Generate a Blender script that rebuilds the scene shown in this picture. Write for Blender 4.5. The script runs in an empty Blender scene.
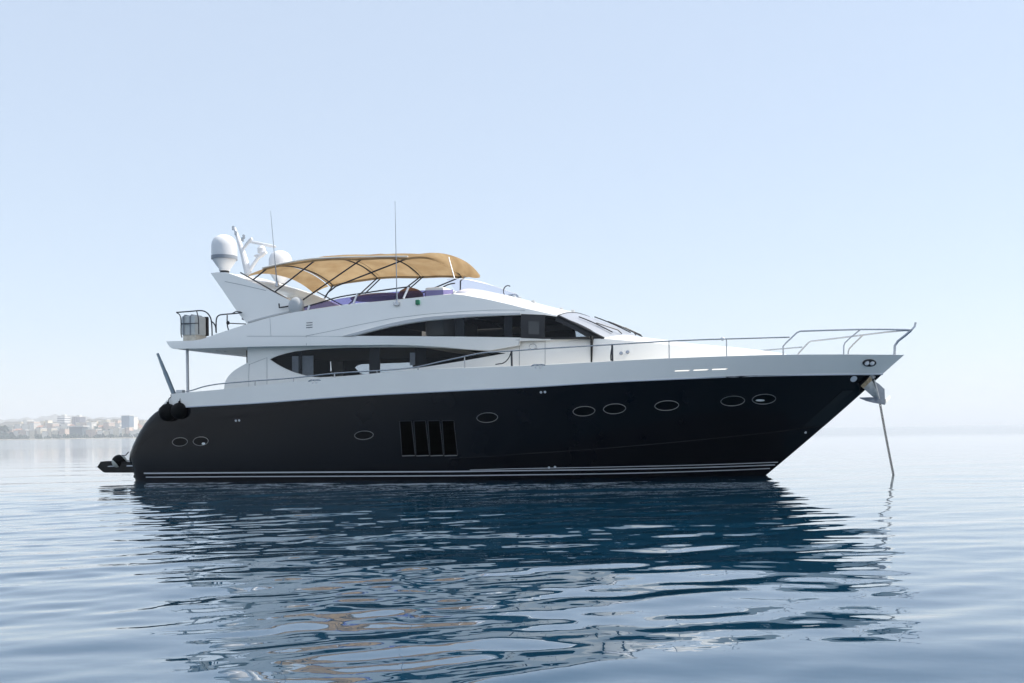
import bpy, bmesh, math, random
import numpy as np
from mathutils import Vector, Matrix
from mathutils.geometry import delaunay_2d_cdt
from mathutils.bvhtree import BVHTree

random.seed(7)
RNG = np.random.default_rng(11)
scene = bpy.context.scene
COL = scene.collection

# ------------------------------------------------------------------ camera
F_PX, YAW, ROLL = 1000.0, math.radians(15.9), math.radians(0.86)
PPX, PPY = 617.73, 430.63
CAM = Vector((12.25, -27.82, 1.302))
c_, s_ = math.cos(YAW), math.sin(YAW)
R0, FWD, UPW = Vector((c_, s_, 0)), Vector((-s_, c_, 0)), Vector((0, 0, 1))
RIGHT = R0 * math.cos(ROLL) - UPW * math.sin(ROLL)
UP = R0 * math.sin(ROLL) + UPW * math.cos(ROLL)
cam_data = bpy.data.cameras.new('camera')
cam = bpy.data.objects.new('camera', cam_data)
COL.objects.link(cam)
m3 = Matrix((RIGHT, UP, -FWD)).transposed()
cam.matrix_world = Matrix.Translation(CAM) @ m3.to_4x4()
cam_data.sensor_width = 36
cam_data.lens = 36 * F_PX / 1024
cam_data.shift_x = (512 - PPX) / 1024
cam_data.shift_y = (PPY - 341.5) / 1024
cam_data.clip_start, cam_data.clip_end = 0.1, 60000
scene.camera = cam

# ------------------------------------------------------------------ light
SUN_DIR = Vector((0.50, 0.26, 0.80)).normalized()
SUN_EL = math.asin(SUN_DIR.z)
SUN_AZ = math.atan2(SUN_DIR.x, SUN_DIR.y)
world = bpy.data.worlds.new('World')
scene.world = world
world.use_nodes = True
wn = world.node_tree.nodes
wl = world.node_tree.links
bg = wn['Background']
sky = wn.new('ShaderNodeTexSky')
sky.sky_type = 'NISHITA'
sky.sun_disc = False
sky.sun_elevation = SUN_EL
sky.sun_rotation = SUN_AZ
sky.air_density, sky.dust_density, sky.ozone_density = 1.0, 0.6, 0.3
sky_fill = wn.new('ShaderNodeMix')          # pale constant added to the sky to whiten it and fill shaded sides
sky_fill.data_type = 'RGBA'
sky_fill.inputs['Factor'].default_value = 0.70
sky_fill.inputs['B'].default_value = (3.06, 3.57, 4.30, 1)
wl.new(sky.outputs['Color'], sky_fill.inputs['A'])
wl.new(sky_fill.outputs['Result'], bg.inputs['Color'])
bg.inputs['Strength'].default_value = 0.12
sun_data = bpy.data.lights.new('sun', 'SUN')
sun_data.energy = 3.2
sun_data.angle = math.radians(0.5)
sun_data.color = (1.0, 0.95, 0.87)
sun = bpy.data.objects.new('sun', sun_data)
COL.objects.link(sun)
sun.rotation_euler = SUN_DIR.to_track_quat('Z', 'Y').to_euler()
scene.view_settings.view_transform = 'Standard'
scene.view_settings.look = 'None'
scene.view_settings.gamma = 1
scene.view_settings.use_curve_mapping = False
scene.view_settings.exposure = 0.84
scene.render.engine = 'CYCLES'
scene.cycles.use_denoising = True
scene.cycles.max_bounces = 8
scene.cycles.transparent_max_bounces = 12
scene.cycles.volume_bounces = 6
scene.cycles.use_adaptive_sampling = True
scene.cycles.adaptive_threshold = 0.02

# ------------------------------------------------------------------ materials
def mat(name, color, rough=0.5, metal=0.0, spec=0.5, coat=0.0, var=0.0, vscale=3.0, bump=0.0, bscale=40.0, tint=None):
    m = bpy.data.materials.new(name)
    m.use_nodes = True
    nt = m.node_tree
    b = nt.nodes['Principled BSDF']
    b.inputs['Base Color'].default_value = (*color, 1)
    b.inputs['Roughness'].default_value = rough
    b.inputs['Metallic'].default_value = metal
    b.inputs['Specular IOR Level'].default_value = spec
    b.inputs['Coat Weight'].default_value = coat
    b.inputs['Coat Roughness'].default_value = 0.03
    tc = nt.nodes.new('ShaderNodeTexCoord')
    if var:
        n = nt.nodes.new('ShaderNodeTexNoise')
        n.inputs['Scale'].default_value = vscale
        n.inputs['Detail'].default_value = 6
        r = nt.nodes.new('ShaderNodeValToRGB')
        a = [max(0, c * (1 - var)) for c in color]
        z = [min(1, c * (1 + var)) for c in (tint or color)]
        r.color_ramp.elements[0].color = (*a, 1)
        r.color_ramp.elements[1].color = (*z, 1)
        r.color_ramp.elements[0].position = 0.3
        r.color_ramp.elements[1].position = 0.7
        nt.links.new(tc.outputs['Object'], n.inputs['Vector'])
        nt.links.new(n.outputs['Fac'], r.inputs['Fac'])
        nt.links.new(r.outputs['Color'], b.inputs['Base Color'])
    if bump:
        n2 = nt.nodes.new('ShaderNodeTexNoise')
        n2.inputs['Scale'].default_value = bscale
        n2.inputs['Detail'].default_value = 4
        bm = nt.nodes.new('ShaderNodeBump')
        bm.inputs['Strength'].default_value = bump
        bm.inputs['Distance'].default_value = 0.02
        nt.links.new(tc.outputs['Object'], n2.inputs['Vector'])
        nt.links.new(n2.outputs['Fac'], bm.inputs['Height'])
        nt.links.new(bm.outputs['Normal'], b.inputs['Normal'])
    return m

def glass(name, tint, ior=1.45, rough=0.0):
    m = bpy.data.materials.new(name)
    m.use_nodes = True
    nt = m.node_tree
    nt.nodes.remove(nt.nodes['Principled BSDF'])
    out = nt.nodes['Material Output']
    t = nt.nodes.new('ShaderNodeBsdfTransparent')
    t.inputs['Color'].default_value = (*tint, 1)
    g = nt.nodes.new('ShaderNodeBsdfGlossy')
    g.inputs['Roughness'].default_value = rough
    fr = nt.nodes.new('ShaderNodeFresnel')
    fr.inputs['IOR'].default_value = ior
    mx = nt.nodes.new('ShaderNodeMixShader')
    nt.links.new(fr.outputs['Fac'], mx.inputs['Fac'])
    nt.links.new(t.outputs['BSDF'], mx.inputs[1])
    nt.links.new(g.outputs['BSDF'], mx.inputs[2])
    nt.links.new(mx.outputs['Shader'], out.inputs['Surface'])
    return m

M = {}
M['gel'] = mat('white_gelcoat', (0.90, 0.88, 0.83), 0.28, spec=0.5, coat=0.25, var=0.02, vscale=0.8)
M['hull'] = mat('navy_hull_paint', (0.004, 0.0045, 0.007), 0.10, spec=0.2, coat=0.0, var=0.15, vscale=0.7, bump=0.12, bscale=0.9)
M['silver'] = mat('silver_stripe', (0.62, 0.64, 0.67), 0.35)
M['steel'] = mat('stainless_steel', (0.46, 0.47, 0.49), 0.25, metal=0.9)
M['pale_steel'] = mat('pale_metal', (0.62, 0.63, 0.64), 0.4, metal=0.3)
M['dark'] = mat('dark_trim', (0.012, 0.012, 0.014), 0.45)
M['interior'] = mat('dark_interior', (0.008, 0.008, 0.009), 0.8, var=0.3)
M['ceiling'] = mat('interior_ceiling', (0.03, 0.03, 0.032), 0.8)
M['curtain'] = mat('grey_curtain', (0.42, 0.42, 0.42), 0.9, var=0.08, vscale=12)
M['rubber'] = mat('black_rubber', (0.0025, 0.0025, 0.003), 0.6, spec=0.15, bump=0.2)
M['soffit'] = mat('white_soffit', (0.9, 0.88, 0.83), 0.5)
M['teak'] = mat('teak_deck', (0.62, 0.57, 0.48), 0.7, var=0.2, vscale=8)
M['radome'] = mat('radome_white', (0.80, 0.80, 0.81), 0.35)
M['greyband'] = mat('grey_band', (0.27, 0.30, 0.34), 0.5)
M['window'] = glass('window_glass', (0.80, 0.82, 0.84), 1.22)
M['black_glass'] = mat('black_glass', (0.002, 0.002, 0.003), 0.05, spec=0.12)
M['screen'] = glass('lavender_screen', (0.88, 0.87, 0.95), 1.2)
M['violet'] = glass('violet_tinted_acrylic', (0.55, 0.53, 0.74), 1.35)
M['cover'] = mat('pale_windscreen', (0.37, 0.385, 0.42), 0.3, spec=0.5)  # windscreen in one even opaque pale grey
M['seat'] = mat('brown_upholstery', (0.20, 0.11, 0.09), 0.6)
M['rope'] = mat('dark_rope', (0.02, 0.022, 0.03), 0.9)
M['davit'] = mat('blue_grey_metal', (0.22, 0.27, 0.31), 0.4, metal=0.4)
M['galv'] = mat('anchor_steel', (0.42, 0.42, 0.41), 0.4, metal=0.55, var=0.25, vscale=9, bump=0.1, bscale=20)
M['fluke'] = mat('anchor_fluke', (0.13, 0.155, 0.19), 0.5, metal=0.3, var=0.2, vscale=8)
M['rust'] = mat('rusty_roller', (0.36, 0.27, 0.16), 0.6, var=0.4, vscale=25)
M['cream'] = mat('cream_sunlit_fluke', (0.85, 0.82, 0.74), 0.5)
M['chain'] = mat('chain_steel', (0.008, 0.008, 0.010), 0.8, metal=0.0, spec=0.1, var=0.4, vscale=20)
M['green'] = mat('green_lens', (0.02, 0.20, 0.10), 0.2)
M['flag'] = mat('flag_cloth', (0.10, 0.08, 0.11), 0.9)
M['container'] = mat('liferaft_shell', (0.58, 0.61, 0.60), 0.55, var=0.06, vscale=5)
M['fender_end'] = mat('pale_fender_end', (0.55, 0.56, 0.50), 0.6)

def canvas_mat():
    m = bpy.data.materials.new('tan_canvas')
    m.use_nodes = True
    nt = m.node_tree
    b = nt.nodes['Principled BSDF']
    out = nt.nodes['Material Output']
    tc = nt.nodes.new('ShaderNodeTexCoord')
    n = nt.nodes.new('ShaderNodeTexNoise')
    n.inputs['Scale'].default_value = 1.6
    n.inputs['Detail'].default_value = 5
    r = nt.nodes.new('ShaderNodeValToRGB')
    r.color_ramp.elements[0].color = (0.42, 0.28, 0.145, 1)
    r.color_ramp.elements[1].color = (0.53, 0.38, 0.215, 1)
    r.color_ramp.elements[0].position = 0.35
    r.color_ramp.elements[1].position = 0.65
    nt.links.new(tc.outputs['Object'], n.inputs['Vector'])
    nt.links.new(n.outputs['Fac'], r.inputs['Fac'])
    nt.links.new(r.outputs['Color'], b.inputs['Base Color'])
    b.inputs['Roughness'].default_value = 0.9
    b.inputs['Specular IOR Level'].default_value = 0.1
    n2 = nt.nodes.new('ShaderNodeTexNoise')
    n2.inputs['Scale'].default_value = 2.6
    n2.inputs['Detail'].default_value = 6
    bp = nt.nodes.new('ShaderNodeBump')
    bp.inputs['Strength'].default_value = 0.5
    bp.inputs['Distance'].default_value = 0.15
    nt.links.new(tc.outputs['Object'], n2.inputs['Vector'])
    nt.links.new(n2.outputs['Fac'], bp.inputs['Height'])
    nt.links.new(bp.outputs['Normal'], b.inputs['Normal'])
    tr = nt.nodes.new('ShaderNodeBsdfTranslucent')
    nt.links.new(r.outputs['Color'], tr.inputs['Color'])
    mx = nt.nodes.new('ShaderNodeMixShader')
    mx.inputs['Fac'].default_value = 0.45
    nt.links.new(b.outputs['BSDF'], mx.inputs[1])
    nt.links.new(tr.outputs['BSDF'], mx.inputs[2])
    nt.links.new(mx.outputs['Shader'], out.inputs['Surface'])
    return m
M['canvas'] = canvas_mat()

# ------------------------------------------------------------------ helpers
def ray(px, py):
    a, b = px - PPX, py - PPY
    cr, sr = math.cos(ROLL), math.sin(ROLL)
    x = a * cr - b * sr
    y = a * sr + b * cr
    return (R0 * (x / F_PX) + FWD - UPW * (y / F_PX))

def at(px, py, y):
    """point seen at a pixel of the survey photograph on the surface Y = -y(X, Z), y measured out to starboard"""
    d = ray(px, py)
    if not callable(y):
        t = (-y - CAM.y) / d.y
        return CAM + d * t
    Y = -2.4
    for _ in range(25):
        p = CAM + d * ((Y - CAM.y) / d.y)
        Y = 0.5 * Y + 0.5 * (-y(p.x, p.z))
    p = CAM + d * ((Y - CAM.y) / d.y)
    return p

def interp(tab):
    xs = [t[0] for t in tab]
    ys = [t[1] for t in tab]
    def f(x):
        return float(np.interp(x, xs, ys))
    return f

def smooth_interp(tab):
    """monotone-ish cubic through the table"""
    xs = np.array([t[0] for t in tab], float)
    ys = np.array([t[1] for t in tab], float)
    h = np.diff(xs); dl = np.diff(ys) / h
    m = np.zeros(len(xs)); m[0], m[-1] = dl[0], dl[-1]
    for i in range(1, len(xs) - 1):
        if dl[i - 1] * dl[i] > 0:
            w1, w2 = 2 * h[i] + h[i - 1], h[i] + 2 * h[i - 1]
            m[i] = (w1 + w2) / (w1 / dl[i - 1] + w2 / dl[i])
    def f(x):
        if x <= xs[0]:
            return float(ys[0] + (x - xs[0]) * m[0])
        if x >= xs[-1]:
            return float(ys[-1] + (x - xs[-1]) * m[-1])
        i = int(np.searchsorted(xs, x) - 1)
        t = (x - xs[i]) / h[i]
        return float((2*t**3-3*t**2+1)*ys[i] + (t**3-2*t**2+t)*h[i]*m[i] + (-2*t**3+3*t**2)*ys[i+1] + (t**3-t**2)*h[i]*m[i+1])
    return f

def catmull(pts, n=6):
    P = [Vector(p) for p in pts]
    if len(P) < 3:
        return P
    out = []
    for i in range(len(P) - 1):
        p0 = P[i - 1] if i else P[0] * 2 - P[1]
        p1, p2 = P[i], P[i + 1]
        p3 = P[i + 2] if i + 2 < len(P) else P[-1] * 2 - P[-2]
        for k in range(n):
            t = k / n
            out.append(0.5 * ((2 * p1) + (p2 - p0) * t + (2 * p0 - 5 * p1 + 4 * p2 - p3) * t * t + (3 * p1 - p0 - 3 * p2 + p3) * t ** 3))
    out.append(P[-1])
    return out

class MB:
    def __init__(self):
        self.v, self.f = [], []
    def add(self, verts, faces):
        o = len(self.v)
        self.v += [tuple(p) for p in verts]
        self.f += [tuple(i + o for i in f) for f in faces]
        return self
    def grid(self, rows, close=False):
        n = len(rows[0])
        fs = []
        for i in range(len(rows) - 1):
            for j in range(n - 1 + (1 if close else 0)):
                k = (j + 1) % n
                fs.append((i * n + j, i * n + k, (i + 1) * n + k, (i + 1) * n + j))
        return self.add([p for r in rows for p in r], fs)
    def poly(self, pts):
        return self.add(pts, [tuple(range(len(pts)))])
    def box(self, lo, hi):
        x0, y0, z0 = lo; x1, y1, z1 = hi
        v = [(x0,y0,z0),(x1,y0,z0),(x1,y1,z0),(x0,y1,z0),(x0,y0,z1),(x1,y0,z1),(x1,y1,z1),(x0,y1,z1)]
        return self.add(v, [(3,2,1,0),(4,5,6,7),(0,1,5,4),(1,2,6,5),(2,3,7,6),(3,0,4,7)])
    def tube(self, pts, r, sides=8, cap=True):
        P = [Vector(p) for p in pts]
        n = len(P)
        rr = r if isinstance(r, (list, tuple)) else [r] * n
        if len(rr) == 2 and n > 2:
            rr = [rr[0] + (rr[1] - rr[0]) * i / (n - 1) for i in range(n)]
        rows = []
        t0 = (P[1] - P[0]).normalized()
        ref = Vector((0, 0, 1)) if abs(t0.z) < 0.9 else Vector((0, 1, 0))
        a = t0.cross(ref).normalized()
        for i in range(n):
            t = ((P[min(i + 1, n - 1)] - P[max(i - 1, 0)])).normalized()
            a = (a - t * a.dot(t)).normalized()
            b = t.cross(a)
            rows.append([P[i] + (a * math.cos(2 * math.pi * k / sides) + b * math.sin(2 * math.pi * k / sides)) * rr[i] for k in range(sides)])
        o = len(self.v)
        self.grid(rows, close=True)
        if cap:
            self.f.append(tuple(o + k for k in range(sides))[::-1])
            self.f.append(tuple(o + (n - 1) * sides + k for k in range(sides)))
        return self
    def lathe(self, prof, origin, axis=(0, 0, 1), seg=24):
        """prof: list of (radius, height) along axis"""
        ax = Vector(axis).normalized()
        a = ax.orthogonal().normalized(); b = ax.cross(a)
        o = Vector(origin)
        rows = [[o + ax * h + (a * math.cos(2*math.pi*k/seg) + b * math.sin(2*math.pi*k/seg)) * max(r, 1e-4) for k in range(seg)] for r, h in prof]
        return self.grid(rows, close=True)
    def ellipsoid(self, c, r, seg=20, rings=12):
        c = Vector(c)
        rows = []
        for i in range(rings + 1):
            th = math.pi * i / rings
            rows.append([c + Vector((r[0]*math.sin(th)*math.cos(2*math.pi*k/seg) , r[1]*math.sin(th)*math.sin(2*math.pi*k/seg), -r[2]*math.cos(th))) for k in range(seg)])
        return self.grid(rows, close=True)
    def mirror(self):
        n = len(self.v)
        self.v += [(x, -y, z) for x, y, z in self.v[:n]]
        self.f += [tuple(i + n for i in f)[::-1] for f in self.f[:]]
        return self
    def pair(self, name, material, parent=None, **k):
        """the piece on the starboard side and its twin to port, two objects"""
        p = MB(); p.v = [(x, -y, z) for x, y, z in self.v]; p.f = [tuple(f[::-1]) for f in self.f]
        p.build(name, material, parent, **k)
        return self.build(name, material, parent, **k)
    def build(self, name, material, parent=None, smooth=True, angle=35, bevel=0.0):
        me = bpy.data.meshes.new(name)
        me.from_pydata(self.v, [], self.f)
        bm = bmesh.new(); bm.from_mesh(me)
        bmesh.ops.remove_doubles(bm, verts=bm.verts, dist=1e-5)
        bmesh.ops.dissolve_degenerate(bm, edges=bm.edges, dist=1e-6)
        bmesh.ops.recalc_face_normals(bm, faces=bm.faces)
        if bevel:
            es = [e for e in bm.edges if len(e.link_faces) == 2 and e.calc_face_angle(0) > 0.6]
            bmesh.ops.bevel(bm, geom=es, offset=bevel, segments=2, profile=0.5, affect='EDGES')
        if smooth:
            for f in bm.faces: f.smooth = True
            for e in bm.edges:
                if len(e.link_faces) == 2 and e.calc_face_angle(0) > math.radians(angle):
                    e.smooth = False
        bm.to_mesh(me); bm.free()
        me.materials.append(material)
        o = bpy.data.objects.new(name, me)
        COL.objects.link(o)
        if parent is not None:
            o.parent = parent
        return o

def tag(o, label=None, cat=None, group=None, kind=None):
    if label: o['label'] = label
    if cat: o['category'] = cat
    if group: o['group'] = group
    if kind: o['kind'] = kind
    return o

def thing(name, label, cat, loc=(0, 0, 0), group=None):
    o = bpy.data.objects.new(name, None)
    o.empty_display_size = 0.3
    COL.objects.link(o)
    o.location = loc
    bpy.context.view_layer.update()
    return tag(o, label, cat, group)

def attach(o, root):
    """child keeps the place it was built in while its thing's origin sits at the thing's base"""
    me = o.data
    me.transform(Matrix.Translation(-Vector(root.location)))
    o.parent = root
    return o

def panel(outline, holes, yfun, thick=0.06, grid=0.22, port=False, off=0.0):
    """a sheet of real thickness that follows the side surface Y=-yfun(X,Z); outline and holes are 3-D points"""
    loops = [[(p[0], p[2]) for p in outline]] + [[(p[0], p[2]) for p in h] for h in holes]
    def inside(pt, poly):
        x, y = pt; r = False
        n = len(poly)
        for i in range(n):
            x1, y1 = poly[i]; x2, y2 = poly[(i + 1) % n]
            if (y1 > y) != (y2 > y) and x < (x2 - x1) * (y - y1) / (y2 - y1) + x1:
                r = not r
        return r
    def dense(l):
        out = []
        for i in range(len(l)):
            a, b = Vector(l[i]), Vector(l[(i + 1) % len(l)])
            k = max(1, int((b - a).length / (grid * 0.8)))
            out += [tuple(a.lerp(b, j / k)) for j in range(k)]
        return out
    loops = [dense(l) for l in loops]
    verts, edges, faces = [], [], []
    for i, l in enumerate(loops):
        o = len(verts)
        verts += [Vector(p) for p in l]
        edges += [(o + k, o + (k + 1) % len(l)) for k in range(len(l))]
    xs = [p[0] for p in loops[0]]; zs = [p[1] for p in loops[0]]
    allb = np.array([tuple(v) for v in verts])
    x = min(xs)
    while x < max(xs):
        z = min(zs)
        while z < max(zs):
            q = (x + 0.013, z + 0.017)
            if inside(q, loops[0]) and not any(inside(q, h) for h in loops[1:]):
                if np.min((allb[:, 0] - q[0]) ** 2 + (allb[:, 1] - q[1]) ** 2) > (grid * 0.3) ** 2:
                    verts.append(Vector(q))
            z += grid
        x += grid
    ov, oe, of, *_ = delaunay_2d_cdt(verts, edges, [], 0, 1e-6)
    fs = []
    for f in of:
        cx = sum(ov[i][0] for i in f) / len(f); cz = sum(ov[i][1] for i in f) / len(f)
        if inside((cx, cz), loops[0]) and not any(inside((cx, cz), h) for h in loops[1:]):
            fs.append(tuple(f))
    sgn = 1 if port else -1
    n = len(ov)
    outer = [(v[0], sgn * (yfun(v[0], v[1]) + off), v[1]) for v in ov]
    inner = [(v[0], sgn * (yfun(v[0], v[1]) + off - thick), v[1]) for v in ov]
    cnt = {}
    for f in fs:
        for i in range(len(f)):
            a, b = f[i], f[(i + 1) % len(f)]
            cnt[(a, b)] = 1
    sides = [(a, b) for (a, b) in cnt if (b, a) not in cnt]
    mb = MB()
    mb.add(outer + inner, fs + [tuple(i + n for i in f[::-1]) for f in fs] + [(b, a, a + n, b + n) for a, b in sides])
    return mb

def px_list(pts, y):
    return [at(p[0], p[1], y) for p in pts]

# ================================================================== SETTING: water, land, haze
def build_water():
    n = 1000
    u = np.linspace(-1, 1, n)
    b = 9.0
    def warp(u, a):
        return a * np.sinh(b * u) / np.sinh(b)
    # ground axes turned to the boat's own axes, finest in front of the starboard side
    lin = 15.0 * u + np.sign(u) * 22000 * (np.clip(np.abs(u), 0, 1) ** 14) + 26 * u ** 3 * 1.2
    xs = 4.5 + lin * 1.0
    ys = -18.0 + lin * 0.95
    X, Y = np.meshgrid(xs, ys, indexing='ij')
    dx = np.gradient(xs)[:, None] * np.ones_like(X)
    dy = np.gradient(ys)[None, :] * np.ones_like(X)
    step = np.maximum(dx, dy)
    Z = np.zeros_like(X)
    DX = np.zeros_like(X); DY = np.zeros_like(X)
    base = math.atan2(FWD.y, FWD.x) + 0.25
    N = 110
    for i in range(N):
        lam = 0.26 * (6.5 / 0.26) ** ((i + RNG.random()) / N)
        th = base + RNG.normal(0, 0.45) + (math.pi if RNG.random() < 0.3 else 0)
        k = 2 * math.pi / lam
        slope = WAVE * (1.15 if lam < 0.5 else 1.2 if lam < 1.2 else 0.7 if lam < 2.5 else 0.45)
        amp = slope / k
        fade = np.clip((lam / step - 3.0) / 4.0, 0, 1)
        ph = k * (X * math.cos(th) + Y * math.sin(th)) + RNG.random() * 6.283
        Z += amp * fade * np.sin(ph)
    # calm and ruffled patches
    patch = 0.80 + 0.45 * np.sin(X * 0.11 + 1.3 * np.sin(Y * 0.07)) * np.sin(Y * 0.19 + 0.8 * np.sin(X * 0.05 + 1.0))
    # calmer in the lee of the hull, livelier out in the open
    lee = np.clip(0.58 + 0.052 * np.maximum(0, -Y - 4), 0.58, 1.45)
    lee = np.where((np.abs(X) > 13) | (Y > 4), 0.95, lee)
    Z *= patch * lee
    co = np.stack([X, Y, Z], -1).reshape(-1, 3).astype(np.float32)
    idx = np.arange(n * n).reshape(n, n)
    q = np.stack([idx[:-1, :-1], idx[1:, :-1], idx[1:, 1:], idx[:-1, 1:]], -1).reshape(-1, 4).astype(np.int32)
    me = bpy.data.meshes.new('sea')
    me.vertices.add(len(co)); me.vertices.foreach_set('co', co.ravel())
    me.loops.add(q.size); me.loops.foreach_set('vertex_index', q.ravel())
    me.polygons.add(len(q))
    me.polygons.foreach_set('loop_start', np.arange(0, q.size, 4, dtype=np.int32))
    me.polygons.foreach_set('loop_total', np.full(len(q), 4, dtype=np.int32))
    me.polygons.foreach_set('use_smooth', np.ones(len(q), dtype=bool))
    me.update(calc_edges=True)
    m = bpy.data.materials.new('sea_water')
    m.use_nodes = True
    nt = m.node_tree
    b_ = nt.nodes['Principled BSDF']
    b_.inputs['Base Color'].default_value = (0.005, 0.043, 0.084, 1)
    b_.inputs['Roughness'].default_value = 0.008
    b_.inputs['Coat Weight'].default_value = 0.75
    b_.inputs['Coat IOR'].default_value = 1.333
    b_.inputs['Coat Roughness'].default_value = 0.005
    b_.inputs['IOR'].default_value = 1.36
    tc = nt.nodes.new('ShaderNodeTexCoord')
    hs = None
    for sc_, st in ((0.9, 0.0050), (3.2, 0.0024), (0.23, 0.019)):
        mp = nt.nodes.new('ShaderNodeMapping')
        mp.inputs['Rotation'].default_value = (0, 0, 0.5 * sc_)
        mp.inputs['Scale'].default_value = (0.8, 1.25, 1)
        nz = nt.nodes.new('ShaderNodeTexNoise')
        nz.inputs['Scale'].default_value = sc_
        nz.inputs['Detail'].default_value = 2
        mu = nt.nodes.new('ShaderNodeMath'); mu.operation = 'MULTIPLY'
        mu.inputs[1].default_value = st
        nt.links.new(tc.outputs['Object'], mp.inputs['Vector'])
        nt.links.new(mp.outputs['Vector'], nz.inputs['Vector'])
        nt.links.new(nz.outputs['Fac'], mu.inputs[0])
        if hs is None:
            hs = mu.outputs[0]
        else:
            ad = nt.nodes.new('ShaderNodeMath'); ad.operation = 'ADD'
            nt.links.new(hs, ad.inputs[0]); nt.links.new(mu.outputs[0], ad.inputs[1])
            hs = ad.outputs[0]
    bp = nt.nodes.new('ShaderNodeBump')
    bp.inputs['Strength'].default_value = 1.0
    bp.inputs['Distance'].default_value = 1.0
    nt.links.new(hs, bp.inputs['Height'])
    nt.links.new(bp.outputs['Normal'], b_.inputs['Normal'])
    nt.links.new(bp.outputs['Normal'], b_.inputs['Coat Normal'])
    # a breeze ruffles the open sea beyond the sheltered anchorage: too fine to model, so it is roughness there
    ln = nt.nodes.new('ShaderNodeVectorMath'); ln.operation = 'LENGTH'
    mr = nt.nodes.new('ShaderNodeMapRange')
    mr.inputs['From Min'].default_value = 32; mr.inputs['From Max'].default_value = 150
    mr.inputs['To Min'].default_value = 0.008; mr.inputs['To Max'].default_value = 0.085
    nt.links.new(tc.outputs['Object'], ln.inputs[0]); nt.links.new(ln.outputs['Value'], mr.inputs['Value'])
    nt.links.new(mr.outputs['Result'], b_.inputs['Roughness']); nt.links.new(mr.outputs['Result'], b_.inputs['Coat Roughness'])
    me.materials.append(m)
    o = bpy.data.objects.new('sea', me)
    COL.objects.link(o)
    tag(o, 'calm rippled blue sea reaching to the hazy horizon', 'sea', kind='structure')
WAVE = 0.0051
build_water()

def ground(px, D):
    """a place on the far shore: bearing of a pixel column, D metres ahead"""
    d = ray(px, PPY - (px - PPX) * math.tan(ROLL))
    p = CAM + d * D
    return Vector((p.x, p.y, 0))
SH = 4500.0
KS = SH / 1500.0

def build_land():
    # far hills: two ridges
    def ridge(name, D, prof, depth, m, label):
        rows = []
        xs = np.linspace(prof[0][0], prof[-1][0], 150)
        f = smooth_interp(prof)
        ph = RNG.random(8) * 6
        for t, hf in ((0.0, 0.02), (0.12, 0.35), (0.3, 0.78), (0.5, 1.0), (0.75, 0.7), (1.0, 0.0)):
            row = []
            for k, x in enumerate(xs):
                p = ground(x, D + depth * t)
                hor = PPY - (x - PPX) * math.tan(ROLL)
                h = max(0.0, (hor - f(x))) / F_PX * D
                h *= 1 + 0.05 * sum(math.sin(x * w + ph[i] + 5 * t) for i, w in enumerate((0.11, 0.23, 0.41, 0.9))) / 2
                row.append((p.x, p.y, h * hf - (0.5 if hf == 0 else 0)))
            rows.append(row)
        o = MB().grid(rows).build(name, m, None, angle=80)
        tag(o, label, 'hills', kind='structure')
    mh = mat('hill_scrub', (0.13, 0.11, 0.09), 0.95, var=0.4, vscale=0.004, tint=(0.16, 0.15, 0.12))
    ridge('hills', 8500, [(-400, 420), (-150, 415), (-60, 412), (0, 414), (25, 413), (38, 411), (48, 408.5), (56, 408.5), (66, 410), (90, 411), (110, 411.5), (130, 412), (142, 414), (160, 417), (200, 424), (260, 433), (300, 436)], 4500, mh, 'pale hazy mountain ridge behind the coastal town')
    ridge('hills', 5250, [(-400, 424), (-200, 421), (-60, 420), (0, 421), (24, 419.5), (45, 421), (62, 423), (84, 421), (90, 418), (98, 416.8), (112, 417.5), (124, 419), (150, 422), (200, 428), (250, 435.6)], 780, mh, 'low built up hill rising behind the shore buildings')
    rows = []
    for D, z in ((SH - 18, -0.3), (SH, 2.4), (SH + 120, 4.8), (SH + 2100, 9.0)):
        rows.append([tuple(ground(x, D) + Vector((0, 0, z))) for x in np.linspace(-420, 330, 60)])
    o = MB().grid(rows).build('shore', mat('shore_ground', (0.32, 0.29, 0.23), 0.95, var=0.3, vscale=0.05), None)
    tag(o, 'flat sandy coast under the distant town', 'shore', kind='structure')
build_land()

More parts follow.
